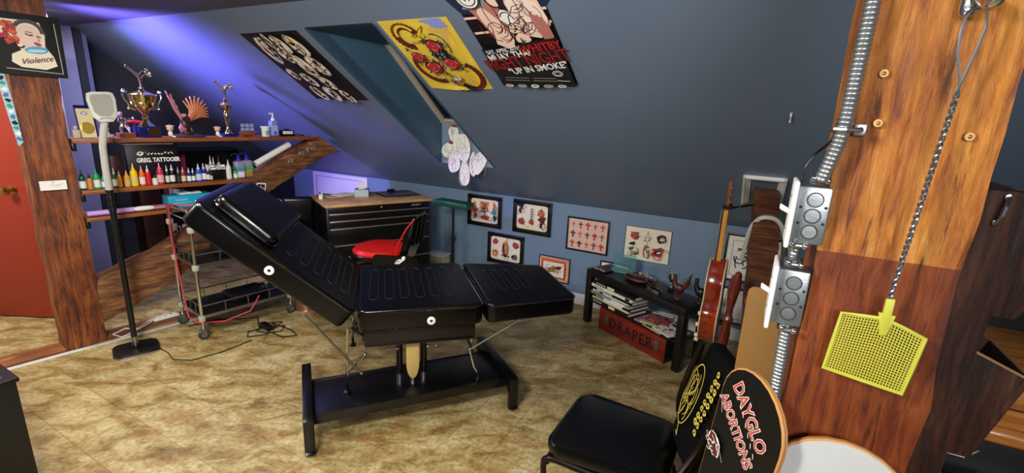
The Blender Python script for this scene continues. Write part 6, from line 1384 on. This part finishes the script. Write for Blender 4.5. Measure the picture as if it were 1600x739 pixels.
for ph in (0, PI):
    b = B(); P = []
    for i in range(150): f = i / 149; z = 1.325 + f * .33; x = 1.418 + .017 * f; a_ = f * 2 * PI * 16 + ph; P.append((x + .0023 * math.cos(a_), .0023 * math.sin(a_), z))
    if ph == 0: P += [(1.4335, -.001, 1.68), (1.424, -.001, 1.715), (1.421, -.001, 1.745), (1.4225, -.002, 1.765), (1.428, -.004, 1.774), (1.434, -.004, 1.776)]
    else: P += [(1.4375, -.001, 1.68), (1.444, -.001, 1.72), (1.4475, -.001, 1.75), (1.445, -.002, 1.768), (1.44, -.004, 1.775), (1.434, -.004, 1.776)]
    b.tube(P, .0021, wr, 6); tag(obj('wire_strand', b, fs), 'twisted steel wire')
hk = thing('coat_hook', 'chrome coat hook screwed to the top of the near post', 'hook', mat=MR)
b = B(); b.prism([(1.425 + x, 1.788 + z) for x, z in rrect(.010, .021, .0098)], -2.786, -2.774, chrome, 'y', bev=.002); obj('hook_plate', b, hk)
b = B(); b.tube(smoothpath([(1.430, -2.784, 1.798), (1.436, -2.80, 1.786), (1.440, -2.818, 1.775), (1.447, -2.83, 1.785), (1.451, -2.832, 1.806)]), .0072, chrome, 12); b.ell((1.451, -2.832, 1.81), .009, chrome, 12); obj('hook_arm', b, hk)
b = B(); b.lathe([(.005, 0), (.0045, .002), (0, .003)], steel, 12, X=Matrix.Translation((1.424, -2.787, 1.779)) @ Matrix.Rotation(rad(90), 4, 'X')); b.box(1.420, 1.428, -2.7905, -2.7895, 1.7785, 1.7795, ink); obj('screw', b, hk)
b = B()
for i, (x, z) in enumerate(((1.352, 1.612), (1.470, 1.597), (1.345, 1.69))):
    b = B(); b.lathe([(.007, 0), (.006, .002), (.003, .0025), (.0025, -.001)], M('pale_wood_filler', '#c89a5c', .6), 12, X=Matrix.Translation((x, -2.769, z)) @ Matrix.Rotation(rad(90), 4, 'X')); b.lathe([(.003, 0), (0, .003)], brass, 8, X=Matrix.Translation((x, -2.771, z)) @ Matrix.Rotation(rad(90), 4, 'X'))
    tag(obj('screw', b, mat=MR), ('small countersunk screw left of the swatter wire on the near post', 'small countersunk screw right of the swatter wire on the near post', 'dark screw in a knot near the top of the near post')[i], 'screw')

# ================================================================ FOREGROUND CHAIR, SKATEBOARDS
fc = thing('stacking_chair', 'black vinyl stacking chair with bronze tube frame in the foreground', 'chair', mat=MR)
b = B(); b.prism([(.855 + x, -2.195 + y) for x, y in rrect(.215, .205, .07, 6)], .405, .468, leather, 'z', bev=.022)
for v in b.bm.verts:
    if v.co.z > .45: v.co.z -= .012 * (((v.co.x - .855) / .215) ** 2) - .004
    if v.co.x > .95: v.co.y = -2.195 + (v.co.y + 2.195) * .9
obj('seat', b, fc)
br_ = M('bronze_tube', '#241a14', .3, .6)
for y in (-2.385, -2.005):
    b = B(); b.tube(smoothpath([(.70, y, 0.01), (.66, y, .25), (.645, y, .36), (.67, y, .395), (.80, y, .398), (1.04, y, .398), (1.065, y, .43), (1.10 - (y + 2.195) * .3, y * .6 - .86, .6), (1.15 - (y + 2.195) * .3, y * .6 - .86, .84)]), .0115, br_, 10); obj('side_frame', b, fc)
    b = B(); b.tube([(.98, y, .395), (1.05, y, .25), (1.12, y, .01)], .0115, br_, 10); obj('leg', b, fc)
b = B(); b.tube([(.655, -2.385, .375), (.65, -2.2, .38), (.655, -2.005, .375)], .0115, br_, 10); b.tube([(1.04, -2.385, .392), (1.04, -2.005, .392)], .0095, br_, 10); obj('crossbar', b, fc)
XBk = Matrix.Translation((1.128, -2.16, .52)) @ Matrix.Rotation(rad(24), 4, 'Z') @ Matrix.Rotation(rad(14), 4, 'Y')
b = B(); b.box(-.02, .02, -.125, .125, 0, .30, leather, .018, 4, X=XBk); bk_ = obj('backrest', b, fc)
cl = thing('t_shirt', 'black printed t-shirt pulled over the back of the black chair', 't-shirt', mat=MR)
b = B(); cloth = M('black_cotton', '#040405', .9, bump=.3, bscale=30, spec=.15)
b.box(-.034, .034, -.142, .142, -.10, .32, cloth, .024, 3, X=XBk); b.subdiv(length=.05); b.jitter(.009, 9, 4); b.jitter(.004, 25, 4); obj('cloth', b, cl, smooth=60)
b = B(); a = Art(b, lambda x, y, h: XBk @ Vector((-.0425 - h, -x, y)), .0004)
yp = M('yellow_print', '#d8c450', .6)
for r, xx in enumerate((.035, .072)):
    for k in range(8): yy = .27 - r * .02 - k * .027; a.ell(xx, yy, .013, .011, yp, 0, 7, .3); a.ell(xx, yy, .005, .004, cloth, k, 6, .2)
a.arc(-.055, .13, .055, 0, 2 * PI, .004, yp, 22, .12); a.line([(-.055, .01), (-.03, -.03), (-.05, -.02)], .004, yp); a.scribble(-.055, .13, .06, .15, .003, yp, 16)
tag(obj('print', b, cl, smooth=0), 'yellow crest and lettering')
def deck(name, label, M4, w, L_, face, flip=1):
    t = thing(name, label, 'skateboard', mat=M4)
    P = []
    for k in range(13): a_ = PI * k / 12; P.append((w * math.cos(a_), L_ - w * .95 + w * .95 * math.sin(a_)))
    for k in range(13): a_ = PI + PI * k / 12; P.append((w * math.cos(a_), w * .95 + w * .95 * math.sin(a_)))
    P = [(x, z) for x, z in P]
    for (y0, y1, m_, nm) in ((0.0, .011, ply, 'wood_deck'),):
        b = B(); b.prism(P, y0, y1, m_, 'y', bev=.002); b.prism([(x * .97, L_ / 2 + (z - L_ / 2) * .993) for x, z in P], -.0008, .0, face, 'y')
        if nm == 'wood_deck': b.prism([(x * 1.001, L_ / 2 + (z - L_ / 2) * 1.0005) for x, z in P], .004, .0055, M('red_ply_layer', '#8c5a3c', .5), 'y')
        o = obj(nm, b, t)
    return t, o
MD = MR @ Matrix.Translation((1.254, -2.768, 0.002)) @ Matrix.Rotation(rad(-54.8), 4, 'Z') @ Matrix.Translation((-.15, 0, 0)) @ Matrix.Rotation(rad(8), 4, 'Y')
dk, do = deck('skateboard_deck', 'black skateboard deck with red dripping lettering leaning against the post', MD, .104, 1.118, M('black_deck_lacquer', '#050505', .5, spec=.3))
b = B(); a = Art(b, lambda x, y, h: (x, -.0012 - h, y), .0004)
R_ = rad(-31)
for s_, m_ in ((.0026, M('off_white_outline', '#d8c4bc', .5)), (-.0004, M('deep_red_print', '#b8231a', .5))):
    a.text('DAYGLO', .0, 1.022, .044, m_, R_, shear=.1, bold=s_ * .8, sx=.80, sy=1.25); a.text('ABORTIONS', -.026, .962, .038, m_, R_, shear=.1, bold=s_ * .8, sx=.74, sy=1.25)
for k in range(7): x = -.045 + k * .015; a.line([(x, 1.045 - k * .013), (x + .004, 1.035 - k * .013)], .002, white)
a.line([(-.09, 1.0), (-.075, .965)], .002, greypl); a.line([(-.06, .89), (-.03, .86)], .002, greypl)
a.ell(-.07, .875, .03, .022, white, -.7, 14, .15); a.ell(-.07, .875, .027, .019, BRN, -.7, 14, .15); a.scribble(-.07, .875, .04, .03, .002, white, 8)
obj('lettering', b, do, smooth=0)
for z in (.17, .80):
    pass
MW = MR @ Matrix.Translation((1.408, -2.806, 0.002))
wk, wo = deck('skateboard_deck', 'plain light grey skateboard deck with wooden edge against the near post', MW, .116, 1.043, M('pale_grey_lacquer', '#c0c2c0', .4))

# ================================================================ RIGHT OF THE NEAR POST
rk = thing('magazine_rack', 'dark stained wooden wall rack with wedge pockets right of the post', 'rack', mat=MR)
b = B(); b.box(1.590, 1.660, -2.47, -2.26, .60, 1.495, rack_wood, .003).subdiv(length=.08); b.jitter(.003, 9, 2); bo = obj('back_board', b, rk)
def pocket(z0, z1, xo, label):
    b = B(); P = [(1.655, z1), (xo, z1 - .035), (1.685, z0), (1.655, z0)]
    for y in (-2.47, -2.272): b.prism(P, y, y + .012, rack_wood, 'y', bev=.001)
    b.prism([(xo, z1 - .035), (xo + .012, z1 - .039), (1.697, z0), (1.685, z0)], -2.47, -2.26, rack_wood, 'y', bev=.001)
    b.prism([(1.655, z0), (1.69, z0), (1.69, z0 + .01), (1.655, z0 + .01)], -2.46, -2.27, rack_wood, 'y')
    o = obj('pocket', b, rk); b = B(); b.tube([(1.655, -2.472, z1 + .001), (xo, -2.472, z1 - .034)], .003, M('worn_pale_edge', '#a88058', .5), 6); b.tube([(xo + .006, -2.472, z1 - .034), (xo + .006, -2.262, z1 - .034)], .003, MATS['worn_pale_edge'], 6); tag(obj('rim', b, o), 'worn pale rim')
pocket(1.235, 1.500, 1.80, ''); pocket(.90, 1.150, 1.740, '')
b = B(); b.lathe([(.007, 0), (.007, .003), (0, .004)], chrome, 10, X=Matrix.Translation((1.632, -2.474, 1.482)) @ Matrix.Rotation(rad(90), 4, 'X')); b.lathe([(.007, 0), (.007, .003), (0, .004)], chrome, 10, X=Matrix.Translation((1.624, -2.474, 1.43)) @ Matrix.Rotation(rad(90), 4, 'X')); b.tube([(1.632, -2.476, 1.482), (1.628, -2.49, 1.465), (1.626, -2.49, 1.447), (1.624, -2.476, 1.43)], .004, steel, 8)
tag(obj('pull', b, bo), 'small metal pull')
b = B(); b.tube([(1.64, -2.44, .905), (1.66, -2.44, .885), (1.70, -2.44, .885), (1.72, -2.44, .91)], .003, steel, 8); obj('bottom_ring', b, rk)
t = thing('dresser', 'varnished orange wood topped dresser with black lower body behind the rack', 'dresser', mat=MR)
b = B(); b.box(1.76, 2.50, -2.14, -1.72, 0.0, .80, black, .004); obj('lower_body', b, t)
b = B(); b.box(1.74, 2.52, -2.17, -1.70, .955, .985, orange_wood, .006); obj('top', b, t)
b = B(); b.box(1.755, 2.50, -2.15, -1.72, .845, .953, orange_wood, .004); b.box(1.76, 2.5, -2.153, -2.149, .90, .903, ink); obj('drawer', b, t)
b = B(); b.box(1.74, 2.52, -2.175, -1.72, .80, .843, orange_wood, .016, 3); obj('moulding', b, t)
t = thing('speaker_cabinet', 'tall black cabinet standing at the right edge behind the dresser', 'cabinet', mat=MR)
b = B(); b.box(1.80, 2.50, -1.66, -1.20, 0, 1.36, black, .01); obj('cabinet_body', b, t)
b = B(); b.box(1.83, 2.47, -1.668, -1.66, .75, 1.32, M('black_grille_cloth', '#0d0d10', .9, bump=.4, bscale=300), .003); obj('grille', b, t)
b = B(); b.box(1.81, 2.49, -1.672, -1.66, 1.335, 1.342, steel); obj('trim_strip', b, t)
b = B(); b.box(1.66, 2.30, -2.30, -2.20, 0, .66, cream, .004); b.box(1.65, 2.31, -2.31, -2.19, .66, .685, white, .004)
tag(obj('low_partition', b, mat=MR), 'low cream ledge in front of the black dresser at bottom right', 'ledge')
pt = thing('potted_plant', 'spiky thin-leaved plant at the foot of the near post, lower right', 'plant', mat=MR @ Matrix.Translation((1.60, -2.58, 0)))
b = B(); b.lathe([(.05, 0), (.07, .42), (.075, .44), (.065, .44), (.06, .40), (0, .40)], M('terracotta_pot', '#6c3420', .7), 22); obj('pot', b, pt)
lf = M('thin_green_leaf', '#8c9470', .5); 
for k in range(12):
    a_ = k * 2.4; l_ = random.uniform(.28, .42); d_ = random.uniform(.02, .05); b = B()
    b.tube(smoothpath([(0, 0, .40), (d_ * .4 * math.cos(a_), d_ * .4 * math.sin(a_), .40 + l_ * .5), (d_ * 1.2 * math.cos(a_), d_ * 1.2 * math.sin(a_), .40 + l_ * .9), (d_ * 1.9 * math.cos(a_), d_ * 1.9 * math.sin(a_), .40 + l_ * .96)]), .0022, lf, 5); obj('leaf', b, pt)

# ================================================================ LEFT FOREGROUND
t = thing('low_cabinet', 'black cabinet with a grey glass top cut off at lower left', 'cabinet', mat=MR @ Matrix.Translation((-1.30, -3.21, 0)))
b = B(); b.box(-.5, 0, -.5, 0, 0.0, .485, M('dark_olive_black', '#12120e', .5), .003); obj('cabinet_body', b, t)
b = B(); b.box(-.51, .01, -.51, .01, .485, .505, black, .006, 3); obj('top_frame', b, t)
b = B(); b.box(-.48, -.03, -.48, -.03, .5055, .509, M('grey_blue_glass', '#56616c', .1)); obj('glass_top', b, t)
